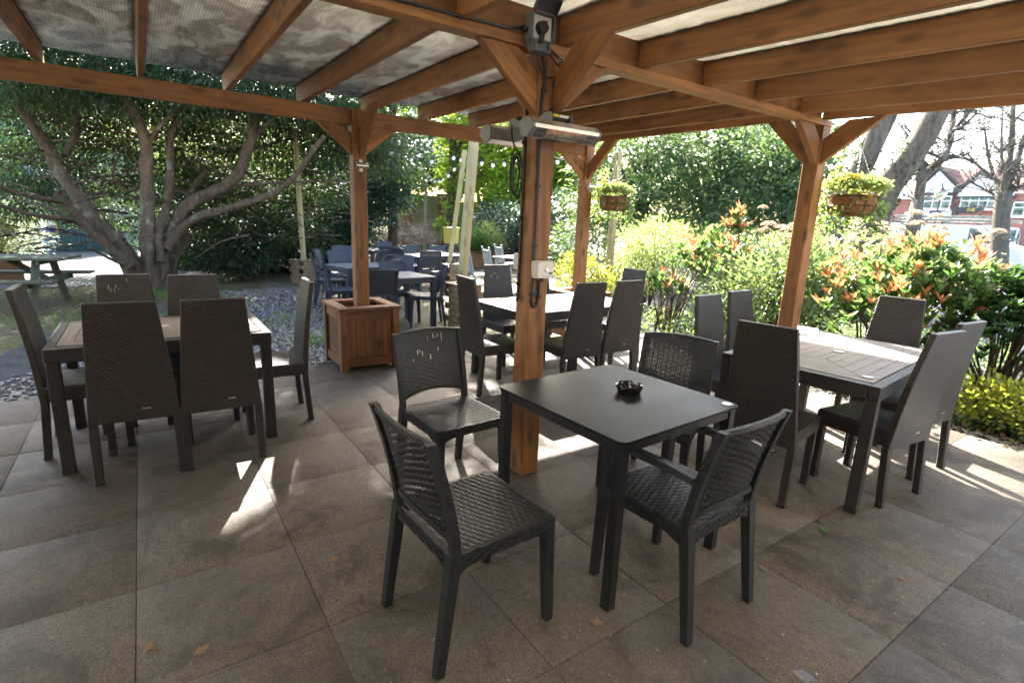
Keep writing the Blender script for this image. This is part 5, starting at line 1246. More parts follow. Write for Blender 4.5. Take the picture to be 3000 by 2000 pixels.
# --- flower bed shrubs
def B(x, y, d): p = AT(x*1.2755, y*1.2755, d); return (p.x, p.y, -.03)
b = B(1490, 640, 10.6); shrub('golden_shrub', 'rounded golden shrub in full sun behind the middle table', b, [(b[0], b[1], .95, .80, .80, .62), (b[0]+.1, b[1]+.05, 1.25, .62, .62, .42), (b[0]-.15, b[1]-.2, .60, .75, .75, .45)], L_GOLD, 9000, .052, .030, .13, barkm=B_STEM, stems=14)
b = B(1650, 640, 12.6); shrub('green_shrub', 'dense fresh green bush right of the golden shrub', b, [(b[0], b[1], .85, 1.0, 1.0, .72), (b[0]+.3, b[1], .7, .9, .9, .6)], L_GREEN, 9000, .060, .034, .15)
b = B(1770, 760, 7.7); shrub('hedge_shrub', 'bright sunlit mixed green shrub between the far chairs and the right hand post', b, [(b[0], b[1], .72, .85, .80, .60), (b[0]-.55, b[1]+.1, .5, .6, .6, .45), (b[0]+.45, b[1]-.1, .85, .6, .6, .55), (b[0]+.1, b[1]+.2, 1.2, .45, .45, .28)], L_HEDGE, 9500, .058, .032, .14, stems=12)
b = B(1330, 650, 9.2); shrub('euonymus_shrub', 'bright yellow green shrub beside the far pergola post', b, [(b[0], b[1], .55, .42, .42, .50), (b[0]+.35, b[1]+.3, .4, .40, .40, .35)], L_YELL, 3600, .060, .030, .11)
def rosettes(parent, P, base_dir, n, L, W, mat, spread=.75):
    q = len(P)*n; k = np.repeat(np.arange(len(P)), n); a = np.tile(np.arange(n)*2.4, len(P)); a = a+k
    el = rng.uniform(.15, .75, q); ax = np.stack([np.cos(a)*np.cos(el), np.sin(a)*np.cos(el), np.sin(el)], 1)*spread+base_dir[k]*.5
    return leafmesh('young_leaves' if mat == L_RED else 'foliage', P[k]+rng.normal(0, .008, (q, 3)), ax, L*rng.uniform(.65, 1.2, q), W*rng.uniform(.75, 1.2, q), mat, parent, True, up=.7)
def photinia(label, base, ells, shoots, redfrac, L=.11):
    t = thing('photinia_shrub', label, 'shrub', base, 0, 'photinia shrubs with orange red young leaves')
    E = np.array([(e[0], e[1], e[2], e[3], e[4], e[5]) for e in ells]); k = rng.integers(0, len(E), shoots); d = unit(shoots); d[:, 2] = np.abs(d[:, 2])*.9+.05; d /= np.linalg.norm(d, axis=1, keepdims=True)
    r = rng.uniform(.45, 1.05, (shoots, 1)); P = E[k, :3]+d*r*E[k, 3:6]; 
    red = (rng.uniform(size=shoots) < redfrac) & (r[:, 0] > .72)
    dirs = d*.6+np.array([0, 0, .7])
    rosettes(t, P[~red], dirs[~red], 7, L*.9, L*.36, L_HEDGE); rosettes(t, P[~red]-np.array([0, 0, .06]), dirs[~red], 5, L*1.05, L*.42, L_GREEN)
    rosettes(t, P[red], dirs[red]*1.6, 5, L*1.1, L*.30, L_RED)
    paths = []
    for i in range(min(22, shoots)):
        p = P[i]; s0 = rng.normal(0, .06, 2); paths.append([(s0[0], s0[1], -.03, .013), (p[0]*.45+s0[0], p[1]*.45+s0[1], p[2]*.55, .009), (p[0], p[1], p[2], .004)])
    limbmesh('stems', paths, B_STEM, t, n=5, k=4); return t
b = B(2050, 760, 6.7); photinia('large photinia with many orange red young leaves, right of the right hand post', b, [(0, 0, .62, .90, .70, .50), (-.25, .15, .95, .65, .65, .42), (.15, -.10, .85, .70, .60, .50), (.25, .0, 1.20, .50, .5, .34), (.35, 0, .95, .45, .4, .6)], 340, .52, .115)
b = B(1530, 750, 8.0); photinia('small open photinia with red tips, beside the far end of the middle table', b, [(.1, .25, .95, .42, .42, .45), (.30, .45, 1.15, .45, .45, .42), (-.05, .0, .65, .30, .30, .30)], 100, .5, .120)
b = B(1660, 740, 8.6); photinia('sparse tall photinia shoot with red leaves in front of the green bush', b, [(0, 0, 1.05, .35, .35, .50), (0, 0, 1.5, .12, .12, .32)], 34, .6, .13)
def hydrangea(label, base, heads, h):
    t = thing('hydrangea', label, 'shrub', base, 0, 'hydrangeas with dry flower heads'); paths = []
    for i in range(heads):
        x, y = rng.normal(0, .42, 2); z = h+rng.normal(0, .13); c = np.array([x, y, z]); q = 110; dd = unit(q); dd[:, 2] = np.abs(dd[:, 2])*.8; rr = rng.uniform(.045, .085)
        leafmesh('flower_head', c+dd*rr*np.array([1, 1, .7]), dd, .026, .024, L_DRY, t); paths.append([(x*.25, y*.25, 0, .010), (x*.7, y*.7, z*.55, .007), (x, y, z, .005)])
    q = heads*30; P = np.stack([rng.normal(0, .40, q), rng.normal(0, .40, q), h*rng.uniform(.45, .98, q)], 1); leafmesh('foliage', P, unit(q)+np.array([0, 0, .3]), .09*rng.uniform(.6, 1.2, q), .055, L_GOLD, t, True)
    limbmesh('stems', paths, B_STEM, t, n=5, k=4)
b = B(1800, 720, 8.2); hydrangea('hydrangea with dry beige flower heads left of the right hand post', b, 16, 1.56)
b = B(2020, 700, 7.8); hydrangea('hydrangea with dry beige flower heads above the orange photinia', b, 24, 1.58)
def laurel(label, base, ells, shoots, L):
    t = thing('laurel_shrub', label, 'shrub', base); E = np.array(ells); k = rng.integers(0, len(E), shoots); d = unit(shoots); d[:, 2] = np.abs(d[:, 2])*1.1-.25
    P = E[k, :3]+d*rng.uniform(.4, 1.05, (shoots, 1))*E[k, 3:6]; P = P[P[:, 2] > .08]; dr = np.tile([0, 0, .7], (len(P), 1))+unit(len(P))*.6
    rosettes(t, P, dr, 9, L, L*.42, L_LAUREL)
    paths = []
    for i in range(60):
        p = P[i]; paths.append([(rng.normal(0, .08), rng.normal(0, .08), -.03, .012), (p[0]*.5, p[1]*.5, p[2]*.55, .008), (p[0], p[1], p[2], .003)])
    limbmesh('stems', paths, B_STEM, t, n=5, k=4); return t
b = B(2290, 860, 6.5); laurel('dark glossy laurel at the right edge in front of the white van', b, [(0, 0, .62, .62, .55, .55), (.35, .1, .92, .60, .55, .50), (-.12, .25, .80, .55, .5, .5), (.7, .0, .7, .6, .5, .75), (.15, .1, 1.05, .45, .4, .38)], 620, .092)
b = B(2275, 930, 5.85); shrub('euonymus_shrub', 'low bright yellow euonymus spilling to the paving edge at the right', b, [(b[0], b[1], .20, .36, .30, .20), (b[0]+.28, b[1]+.02, .24, .34, .30, .22)], L_YELL, 2600, .050, .028, .09, upd=.5)
b = B(2010, 775, 6.15); shrub('euonymus_shrub', 'low yellow euonymus half hidden under the orange photinia', b, [(b[0], b[1], .18, .45, .25, .22)], L_YELL, 1300, .05, .028, .09, upd=.5)
def ground_cover(name, reg, n, L, W, mat, zr=(.0, .10)):
    P = np.array([(*reg(), rng.uniform(*zr)-.03) for i in range(n)]); return tag(leafmesh(name, P, unit(n)+np.array([0, 0, .35]), L*rng.uniform(.6, 1.3, n), W*rng.uniform(.6, 1.3, n), mat, None, True), kind='stuff')
ground_cover('ivy_ground_cover', lambda: (rng.uniform(-1.6, 1.2), 5.60+abs(rng.normal(0, .45))), 1500, .06, .05, L_IVY)
ground_cover('bed_ground_cover', lambda: (rng.uniform(-6, -1.6), rng.uniform(5.8, 9.5)), 5200, .08, .04, L_HEDGE, (0, .28))
ground_cover('bed_leaf_litter', lambda: (rng.uniform(-5.5, 1.5), rng.uniform(5.45, 7.0)), 800, .05, .032, L_BROWN, (0, .012))
# --- leaning mossy trunks and their ivy
def lean(label, pts, d, w0, w1):
    base = AT(pts[0][0]*1.2755, pts[0][1]*1.2755, d); o = Vector((base.x, base.y, -.05)); path = [(0, 0, -.1, pxr(w0*1.1, base))]; n = len(pts)
    for i, (x, y) in enumerate(pts):
        p = AT(x*1.2755, y*1.2755, d); f = i/(n-1); path.append((p.x-o.x, p.y-o.y, p.z-o.z, pxr(w0+(w1-w0)*f, p)))
    t = thing('leaning_tree', label, 'tree', o, 0, 'leaning mossy trunks by the right hand post'); limbmesh('trunk', [path], B_GREY, t, n=16, jit=.05)
    return t, path
t1, pa = lean('upright of two leaning mossy trunks, behind the second hanging basket', [(1905, 560), (1925, 500), (1950, 430), (1985, 370), (2010, 320), (2040, 250), (2075, 150), (2110, 0)], 11.2, 52, 42)
t2, pb_ = lean('lower leaning mossy trunk with bare pale patches, right of the second hanging basket', [(1990, 560), (2015, 490), (2040, 430), (2080, 375), (2110, 330), (2140, 280), (2190, 180), (2260, 20)], 12.0, 62, 46)
for t, pth in ((t1, pa), (t2, pb_)):
    Q = []; 
    for q in pth[1:5]:
        m = 150; dd = unit(m); Q.append(np.array(q[:3])+dd*(q[3]*1.05)*np.array([1, 1, 1.6])+rng.normal(0, .03, (m, 3)))
    Q = np.concatenate(Q); leafmesh('ivy', Q, unit(len(Q))+np.array([0, 0, -.3]), .07, .06, L_IVY, t)
# --- bare street trees
def bare(label, base_px, dist, limbs, group='bare street trees'):
    b_ = AT(base_px[0]*1.2755, base_px[1]*1.2755, dist); o = Vector((b_.x, b_.y, -.05)); paths = []; tips = []
    for pts, w0, w1 in limbs:
        P = []; n = len(pts)
        for i, (x, y) in enumerate(pts):
            dd = dist+(rng.uniform(-.5, .5) if i else 0); p = AT(x*1.2755, y*1.2755, dd); f = i/(n-1); P.append((p.x-o.x, p.y-o.y, p.z-o.z, pxr(w0+(w1-w0)*f, p)))
        paths.append(P); tips += [np.array(P[i]) for i in range(1, n)]
    t = thing('street_tree', label, 'tree', o, 0, group); limbmesh('trunk', paths, B_BARE, t, n=9)
    tw = []
    for q in range(230):
        a = tips[rng.integers(len(tips))]; d = unit(1)[0]; d[2] = abs(d[2])*.7+.1; l = rng.uniform(.35, 1.3)*dist/18; m = a[:3]+d*l*.5+rng.normal(0, .08, 3); e = a[:3]+d*l+rng.normal(0, .18, 3); r0 = min(a[3]*.5, .02)
        tw.append([(*a[:3], r0), (*m, r0*.6), (*e, .004)])
        for s_ in range(2):
            d2 = unit(1)[0]*.5+d*.5; e2 = m+d2*l*.5; tw.append([(*m, r0*.5), (*(m+e2)/2+rng.normal(0, .03, 3), .005), (*e2, .003)])
    limbmesh('twigs', tw, B_BARE, t, n=4, k=3); return t
bare('bare grey street tree just right of the leaning trunks, in front of the houses', (2085, 600), 19, [([(2085, 600), (2095, 520), (2108, 460), (2118, 400), (2112, 360), (2108, 320)], 34, 10), ([(2112, 410), (2140, 385), (2165, 365), (2180, 330), (2186, 300), (2190, 265), (2200, 230)], 20, 8), ([(2165, 365), (2205, 362), (2240, 375), (2280, 410)], 9, 4), ([(2186, 300), (2215, 288), (2245, 262), (2275, 272)], 7, 3), ([(2182, 310), (2225, 260), (2270, 215), (2320, 180)], 8, 4), ([(2108, 350), (2090, 320), (2070, 290)], 6, 3)])
bare('bare street tree at the right edge with upright shoots from a knobbly crown', (2290, 640), 24, [([(2290, 640), (2296, 560), (2302, 480), (2306, 440)], 36, 30), ([(2304, 450), (2312, 400), (2322, 340), (2326, 280), (2330, 200)], 18, 8), ([(2306, 445), (2328, 390), (2345, 340), (2365, 280)], 18, 8), ([(2304, 450), (2285, 410), (2270, 360), (2262, 300)], 10, 4), ([(2306, 450), (2340, 430), (2380, 400)], 10, 6), ([(2302, 455), (2270, 440), (2235, 420)], 7, 3), ([(2308, 420), (2300, 350), (2302, 250)], 9, 4)])
# --- shrubs in the long planter
for (f, lab, mat, r, h, L) in ((-.34, 'feathery green conifer at the left end of the long planter', L_GREEN, .42, .75, .07), (.0, 'yellow variegated shrub in the middle of the long planter', L_GOLD, .48, .95, .07), (.30, 'silvery grey leaved shrub at the right end of the long planter', L_SILV, .45, .62, .055)):
    q = LONGP+LDIR*f*1.9; shrub('planter_shrub', lab, (q.x, q.y, .40), [(q.x, q.y, .40+h*.55, r, r, h*.5), (q.x+.1, q.y, .40+h*.3, r*1.05, r, h*.35)], mat, 3600, L, L*.5, .14, group='shrubs in the long planter', detail=False)
ybk = AT(1322, 690, 15.2); t = thing('yellow_crate', 'yellow plastic crate standing among the planter shrubs behind the poles', 'crate', (ybk.x, ybk.y, ybk.z-.22), .5)
bm = BM(); bx(bm, (0, 0, .21), (.30, .30, .42), .01, taper=(1.12, 1.12)); build('body', bm, plain('yellow_plastic', (.55, .42, .09), .5), t); bm = BM(); bx(bm, (0, 0, .43), (.36, .36, .03), .006); build('rim', bm, plain('yellow_rim', (.62, .48, .1), .5), t)
# --- left edge
b = B(20, 640, 17); shrub('silver_shrub', 'silvery shrub at the left edge beside the green hut', b, [(b[0], b[1], .95, .8, .8, .9), (b[0]-.4, b[1], .6, .9, .9, .6)], L_SILV, 7000, .07, .03, .16, detail=False)
b = B(-6, 640, 14.5); shrub('golden_shrub', 'small golden green shrub growing in the box at the left edge', (b[0], b[1], .4), [(b[0], b[1], .85, .38, .38, .36)], L_GOLD, 1800, .06, .04, .12)
t = thing('box_planter', 'brown timber box planter cut off by the left edge', 'planter', (b[0], b[1], -.04), .3); bm = BM()
for s in (-1, 1): bx(bm, (s*.33, 0, .27), (.04, .70, .54), .004); bx(bm, (0, s*.33, .27), (.62, .04, .54), .004)
build('side_panel', bm, M_PLANT, t); bm = BM(); bx(bm, (0, 0, .47), (.62, .62, .05), 0); build('soil', bm, M_SOIL, t)
# --- grass tufts, bluebells, brushwood
tu = []
for (x, y, n, s_) in ((-8.6, -.3, 160, .3), (-7.4, .9, 220, .25), (-7.9, 1.6, 160, .3), (-6.4, 1.75, 200, .16), (-9.6, 1.1, 120, .35), (-10.9, .5, 420, .35), (-9.0, -1.0, 130, .35)):
    tu.append(np.stack([rng.normal(x, s_, n), rng.normal(y, s_, n), np.full(n, -.04)], 1))
P = np.concatenate(tu); d = unit(len(P))*.6+np.array([0, 0, 1.0]); tag(leafmesh('grass_tufts', P, d, .17*rng.uniform(.5, 1.2, len(P)), .009, L_GRASS, None), kind='stuff')
P = np.concatenate([np.stack([rng.uniform(-14, -5.5, 1800), rng.uniform(-2.8, 3.2, 1800), np.full(1800, -.035)], 1)]); d = unit(len(P))*1.4+np.array([0, 0, .7]); tag(leafmesh('moss_and_weeds', P, d, .035, .014, L_GRASS, None), kind='stuff')
for i in range(7):
    x, y = rng.normal(-7.7, .45), rng.normal(1.25, .35); t = thing('bluebell', 'bluebell flower on a thin stem in the grass behind the left table', 'flower', (x, y, -.04), 0, 'bluebells in the grass'); h = rng.uniform(.20, .28)
    limbmesh('stem', [[(0, 0, 0, .003), (.01, 0, h*.6, .0025), (.03, .01, h, .002)]], B_STEM, t, n=4, k=3); q = 12; leafmesh('petals', np.array([.03, .01, h])+rng.normal(0, .016, (q, 3)), unit(q)+np.array([0, 0, -.8]), .024, .012, L_BLUEB, t)
bh = thing('brushwood_heap', 'heap of cut brushwood and dry branches in front of the brick wall', 'brushwood', tuple(AT(1180, 700, 22))[:2]+(-.05,))
q = 9000; u_ = rng.normal(0, 1, (q, 2))*np.array([1.3, 2.7]); z = np.maximum(0, 1.15*np.exp(-(u_[:, 0]**2/3+u_[:, 1]**2/9)))*rng.uniform(0, 1, q); d = unit(q); d[:, 2] *= .45
leafmesh('sticks', np.stack([u_[:, 0], u_[:, 1], z], 1), d, rng.uniform(.3, 1.2, q), rng.uniform(.012, .035, q), L_TWIG, bh)
P = np.stack([rng.uniform(-19, -13.5, 3000), rng.uniform(4, 12, 3000), np.full(3000, -.03)], 1); tag(leafmesh('dead_leaf_litter', P, unit(3000)*np.array([1, 1, .4]), .09, .05, L_TWIG, None), kind='stuff')
# --- hanging baskets
def basket(label, c, hook, flowers):
    c = Vector(c); t = thing('hanging_basket', label, 'hanging basket', c, 0, 'flower baskets hung outside the pergola'); t.scale = (.84,)*3
    bm = BM(); lathe(bm, [(.10, -.185), (.19, -.17), (.222, -.10), (.232, .015), (.222, .03), (.205, .0)], 22); build('coir_liner', bm, M_COIR, t)
    bm = BM()
    for z, r in ((0.01, .237), (-.08, .228), (-.16, .200)): tube(bm, [(r*math.cos(2*PI*i/20), r*math.sin(2*PI*i/20), z) for i in range(21)], .0035, 5)
    for i in range(10): a = 2*PI*i/10; tube(bm, [(r*math.cos(a), r*math.sin(a), z) for r, z in ((.237, .01), (.234, -.05), (.227, -.09), (.197, -.168), (.10, -.190))], .0028, 5)
    build('wire_frame', bm, M_BMET, t); h = Vector(hook)-c
    for i in range(4):
        a = 2*PI*i/4+.4; p = Vector((.21*math.cos(a), .21*math.sin(a), 0)); bm = BM(); n = 24
        for j in range(n): q0 = p.lerp(h, j/n); q1 = p.lerp(h, (j+.8)/n); tube(bm, [q0, q0.lerp(q1, .5)+Vector(((-1)**j*.004, .004, 0)), q1], .0035, 4)
        build('chain', bm, M_STEEL, t)
    bm = BM(); tube(bm, spline([tuple(h), tuple(h+Vector((0, 0, .05))), tuple(h+Vector((.03, -.05, .09)))], 4), .006, 6); build('hook', bm, M_BMET, t)
    q = 1250; dd = unit(q); dd[:, 2] = np.abs(dd[:, 2])*.9-.05; P = dd*np.array([.30, .30, .15])*rng.uniform(.55, 1.05, (q, 1))+np.array([0, 0, .08])
    q2 = 420; a = rng.uniform(0, 2*PI, q2); z = -rng.uniform(0, 1, q2)**1.3*.34; keep = (np.cos(a+1.0) < .30)|(rng.uniform(size=q2) < .34); P2 = np.stack([np.cos(a)*.27, np.sin(a)*.27, z], 1)[keep]+rng.normal(0, .022, (keep.sum(), 3))
    q = 60; P3 = np.stack([rng.normal(-.13, .03, q), rng.normal(-.12, .03, q), rng.uniform(.1, .42, q)], 1); P = np.concatenate([P, P2, P3]); leafmesh('foliage', P, unit(len(P))*.8+P/np.linalg.norm(P, axis=1, keepdims=True)*.6+np.array([0, 0, .15]), .052*rng.uniform(.6, 1.3, len(P)), .034, L_GOLD, t, True)
    leafmesh('dark_foliage', P2*.98+rng.normal(0, .02, P2.shape), unit(len(P2))+np.array([0, 0, -.3]), .05, .034, L_GREEN, t, True)
    for (x, y, z, m) in flowers:
        k = 8; a = np.arange(k)*2*PI/k; dd = np.stack([np.cos(a), np.sin(a), np.full(k, .5)], 1); leafmesh('flower', np.tile([x, y, z], (k, 1)), dd, .038, .034, m, t)
    return t
L_WPET = leaf_mat('white_petal', [(.75, .75, .72), (.82, .82, .8)], .3, None, .5)
basket('hanging basket beside the far pergola post, brown liner showing under bright leaves', (-5.02, 5.12, 1.845), (-5.02, 5.12, 2.40), [(-.05, -.16, .21, L_PET), (.0, -.20, .20, L_PET), (.08, -.18, .22, L_WPET), (.10, -.13, .24, L_WPET), (-.20, -.15, .08, L_PET)])
basket('hanging basket beside the right hand post with yellow pansies and a wide brown liner', (-2.20, 5.17, 1.83), (-2.20, 5.17, 2.31), [(-.02, -.23, .16, L_PET), (.15, -.20, .10, L_PET), (.18, -.17, .03, L_PET), (.20, -.16, .06, L_PET), (.10, -.24, .04, L_PET), (.05, -.18, .20, L_PET), (.08, -.2, .18, L_PET), (-.16, -.15, .2, L_WPET), (-.2, -.1, .2, L_WPET), (.21, -.13, .0, L_PET)])
# --- fallen leaves lying on the paving
def fallen(px, py, s, lab, mat=L_BROWN, curl=.3):
    p = G(px, py, .003); a = rng.uniform(0, 2*PI); out = [(0, -.5), (.22, -.30), (.30, -.05), (.48, .10), (.22, .18), (.16, .36), (0, .55), (-.16, .36), (-.24, .16), (-.45, .12), (-.28, -.08), (-.2, -.3)]
    V = [(0, 0, .004)]+[(x*s*math.cos(a)-y*s*math.sin(a), x*s*math.sin(a)+y*s*math.cos(a), .001+s*curl*(x*x+y*y)*1.2) for x, y in out]; n = len(out)
    bm = BM(); vs = [bm.verts.new(v) for v in V]
    for i in range(n): bm.faces.new((vs[0], vs[1+i], vs[1+(i+1) % n]))
    o = build('fallen_leaf', bm, mat, None, loc=p); tag(o, lab, 'leaf', 'fallen leaves on the paving')
for a in ((590, 1905, .055, 'large brown fallen leaf on the paving at the lower left'), (980, 1638, .040, 'small brown leaf on the paving left of the nearest chair'), (1760, 1582, .034, 'pale tan leaf on the paving between the black table legs'), (1752, 1663, .036, 'tan leaf lying beside the front leg of the black table'), (1826, 1690, .034, 'whitish dry leaf close to the front leg of the black table'), (1745, 1822, .060, 'curled brown leaf standing on edge in front of the black table'), (2235, 1665, .036, 'brown leaf by the rear leg of the armchair'), (2642, 1695, .034, 'brown leaf in the patch of sun at the lower right'), (589, 1776, .022, 'tiny brown leaf on the paving at the lower left'), (435, 1895, .05, 'long brown scrap of leaf on the paving at the lower left')): fallen(*a)
fallen(2415, 1556, .05, 'green fallen leaf on the paving near the right table', L_GREEN)
p = G(2365, 1985, .002); bm = BM()
quadbox(bm, [(-.045, -.02, 0), (.01, -.03, 0), (.02, .02, 0), (-.03, .025, 0), (-.045, -.02, .002), (.01, -.03, .002), (.02, .02, .002), (-.03, .025, .002)]); bm.faces.new([bm.verts.new(v) for v in ((.01, -.03, .002), (.06, -.01, .012), (.02, .02, .002))])
km = Mat('clear_film'); km.set(color=(.8, .85, .9), rough=.08, trans=.9, spec=.8); tag(build('plastic_wrapper', bm, km.m, None, loc=p), 'scrap of clear plastic film on the paving at the bottom edge', 'wrapper')
q = 1500; P = np.stack([rng.uniform(-4.8, .3, q), rng.uniform(-1.6, 5.2, q), np.full(q, .003)], 1); tag(leafmesh('paving_debris', P, unit(q)*np.array([1, 1, .12]), rng.uniform(.003, .013, q), rng.uniform(.002, .006, q), leaf_mat('debris', [(.5, .48, .42), (.3, .2, .1), (.22, .2, .1), (.62, .6, .55)], .1), None, up=.95), kind='stuff')
# ------------------------------------------------------------------ street beyond the bed: houses, van, lamp, sign
HY = 60.0
def hz(x, y, Y=HY): p = AY(2400+x/3.92, 450+y/3.92, Y); return p.x, p.z
def fac(name, poly, y0, y1, mat, parent, o):
    """polygon in (x, z) given thickness y0..y1, local to o"""
    bm = BM(); lo = [bm.verts.new((x-o[0], y0-o[1], z-o[2])) for x, z in poly]; hi = [bm.verts.new((x-o[0], y1-o[1], z-o[2])) for x, z in poly]
    bm.faces.new(lo); bm.faces.new(hi[::-1]); n = len(poly)
    for i in range(n): j = (i+1) % n; bm.faces.new((lo[i], lo[j], hi[j], hi[i]))
    bmesh.ops.recalc_face_normals(bm, faces=bm.faces[:]); return build(name, bm, mat, parent)
def rect(x0, z0, x1, z1): return [(x0, z0), (x1, z0), (x1, z1), (x0, z1)]
def window(parent, o, x0, z0, x1, z1, y, cols, name='window'):
    f = .09; w = fac(name, rect(x0, z0, x1, z1), y-.06, y+.02, M_UPVC, parent, o)
    n = cols; ww = (x1-x0-f)/n
    for i in range(n):
        a, b = x0+f+i*ww, x0+f+(i+1)*ww-f; zc = z0+(z1-z0)*.62
        fac('pane', rect(a, z0+f, b, zc-f/2), y-.085, y-.058, M_GLASS, w, o); fac('pane', rect(a, zc+f/2, b, z1-f), y-.085, y-.058, M_GLASS, w, o)
    fac('sill', rect(x0-.1, z0-.12, x1+.1, z0), y-.16, y+.02, M_UPVC, w, o)
def gable_house(label, gx0, gx1, apex, eave, xl, xr, wins, extra=None):
    o = Vector(((gx0+gx1)/2, HY, -.045)); t = thing('brick_house', label, 'house', o, 0, 'red brick houses across the street')
    fac('wall', rect(xl, -.1, xr, eave), HY, HY+8, M_BRICKR, t, o)
    zb = wins[0][1]-.05; ze = eave
    fac('gable', [(gx0, ze-.25), (gx1, ze-.25), (gx1, ze), (apex[0], apex[1]-.1), (gx0, ze)], HY-.30, HY+.02, M_RENDER, t, o)
    fac('gable_band', rect(gx0-.1, ze-.42, gx1+.1, ze-.26), HY-.36, HY-.02, M_DARKW, t, o)
    for (a, b) in (((gx0-.25, ze-.05), apex), (apex, (gx1+.25, ze-.05))):
        fac('bargeboard', [a, b, (b[0], b[1]+.22), (a[0], a[1]+.22)], HY-.42, HY-.28, M_DARKW, t, o)
    # gable roof ridge running back, and the main roof behind
    for s, (ax, az) in ((-1, (gx0-.3, ze)), (1, (gx1+.3, ze))):
        bm = BM(); P = [(ax, HY-.40, az+.16), (apex[0], HY-.40, apex[1]+.16), (apex[0], HY+5, apex[1]+.16), (ax, HY+5, az+.16)]; quadbox(bm, [Vector(p)-o for p in P]+[Vector(p)-o+Vector((0, 0, .12)) for p in P]); build('roof', bm, M_TILE, t)
    bm = BM(); P = [(xl, HY+.05, ze+.1), (xr, HY+.05, ze+.1), (xr, HY+5, apex[1]+.35), (xl, HY+5, apex[1]+.35)]; quadbox(bm, [Vector(p)-o for p in P]+[Vector(p)-o+Vector((0, 0, .14)) for p in P]); build('roof', bm, M_TILE, t)
    for wq in wins: window(t, o, *wq)
    if extra: extra(t, o)
    return t
a1, v1, a2 = hz(1400, 185), hz(1610, 400), hz(1870, 225); l1 = hz(1160, 420); r2 = hz(2250, 450)
w1a, w1b = hz(1130, 490), hz(1510, 640); w2a, w2b = hz(1650, 488), hz(2045, 640)
def ex1(t, o):
    fac('downpipe', rect(v1[0]-.06, .2, v1[0]+.06, v1[1]-.3), HY-.35, HY-.2, M_DARKW, t, o); fac('hopper', rect(v1[0]-.28, v1[1]-.35, v1[0]+.28, v1[1]+.05), HY-.45, HY-.15, M_DARKW, t, o)
    b = hz(1280, 655); c = hz(1400, 695); fac('wall_band', rect(w1a[0]-.2, c[1]-.5, w1b[0]+.2, w1b[1]-.12), HY-.10, HY+.01, M_RENDER, t, o); fac('blue_plate', rect(b[0], c[1], c[0], b[1]), HY-.16, HY-.11, M_SIGNB, t, o)
    x0, z0 = hz(780, 520); x1, z1 = hz(1060, 420); bm = BM(); P = [(x0-.8, HY-.6, z0), (x1, HY-.6, z0+.1), (x1, HY+4, z1+1.2), (x0-.8, HY+4, z1+1.0)]; quadbox(bm, [Vector(p)-o for p in P]+[Vector(p)-o+Vector((0, 0, .15)) for p in P]); build('side_roof', bm, M_RENDER, t)
    x2, _ = hz(900, 640); fac('side_wall', rect(x0-.6, -.1, x1, z0), HY+.05, HY+4, M_BRICKR, t, o)
gable_house('red brick house with a white rendered gable and a blue plate, left of the pair', l1[0], v1[0], a1, l1[1], l1[0], v1[0]+.05, [(w1a[0], w1b[1], w1b[0], w1a[1], HY-.25, 4)], ex1)
def ex2(t, o):
    fac('wall', rect(v1[0]+.05, -.1, r2[0]+5.5, r2[1]-.02), HY+.06, HY+8, M_BRICKR, t, o)
    c0 = hz(1870, 200); c1 = hz(2060, 90); ch = fac('chimney', rect(c0[0], c0[1]-1.5, c1[0], c1[1]+.3), HY+3.8, HY+4.8, M_BRICKR, t, o)
    fac('chimney_pot', rect(c0[0]+.25, c1[1]+.3, c0[0]+.6, c1[1]+.95), HY+4.1, HY+4.5, M_TILE, ch, o)
    d0 = hz(2080, 1010); d1 = hz(2335, 850); cx = (d0[0]+d1[0])/2; rr = (d1[0]-d0[0])/2; zt = d1[1]-rr
    arch = [(d0[0], -.05), (d1[0], -.05)]+[(cx+rr*math.cos(PI*i/12), zt+rr*math.sin(PI*i/12)) for i in range(13)]
    dr = fac('door_surround', arch, HY-.10, HY+.05, M_UPVC, t, o); fac('door', rect(cx-.42, 0, cx+.42, zt+.55), HY-.14, HY-.10, M_UPVC, t, o); fac('door_glass', rect(cx-.30, .9, cx+.30, zt+.40), HY-.17, HY-.14, M_GLASS, t, o)
    for s in (-1, 1): fac('side_glass', rect(*sorted((cx+s*.55, cx+s*(rr-.2)))[:1], .5, sorted((cx+s*.55, cx+s*(rr-.2)))[1], zt+.3), HY-.13, HY-.10, M_GLASS, t, o)
    x0, z1 = hz(2240, 555); x1, z0 = hz(2480, 725); window(t, o, x0, z0, x1, z1, HY, 2)
    x0, z1 = hz(1880, 820); x1, z0 = hz(2000, 960); window(t, o, x0, z0, x1, z1, HY, 1)
gable_house('red brick house with a white gable and an arched doorway, right of the pair', v1[0]+.06, r2[0], a2, r2[1], v1[0]+.06, r2[0], [(w2a[0], w2b[1], w2b[0], w2a[1], HY-.25, 4)], ex2)
# white van with ladders (faces +x)
VY = 24.0
def vz(x, y): return hz(x, y, VY)
vx1 = vz(2420, 1000)[0]; vx0 = vx1-4.9; VW = 1.75; zr = vz(1600, 815)[1]
vo = Vector(((vx0+vx1)/2, VY+VW/2, -.045)); van = thing('van', 'white van with a grey ladder on its roof, parked beyond the shrubs', 'van', vo)
xf, zbelt = vz(1925, 1040); xwtop = vz(1790, 820)[0]
prof = [(vx0, .35), (vx1-.05, .35), (vx1, .75), (vx1-.10, zbelt-.15), (xf+.35, zbelt+.02), (xwtop+.15, zr-.04), (xwtop-.2, zr), (vx0+.1, zr), (vx0, zr-.15)]
bm = BM(); lo = [bm.verts.new((x-vo.x, -VW/2, z-vo.z)) for x, z in prof]; hi = [bm.verts.new((x-vo.x, VW/2, z-vo.z)) for x, z in prof]; bm.faces.new(lo); bm.faces.new(hi[::-1])
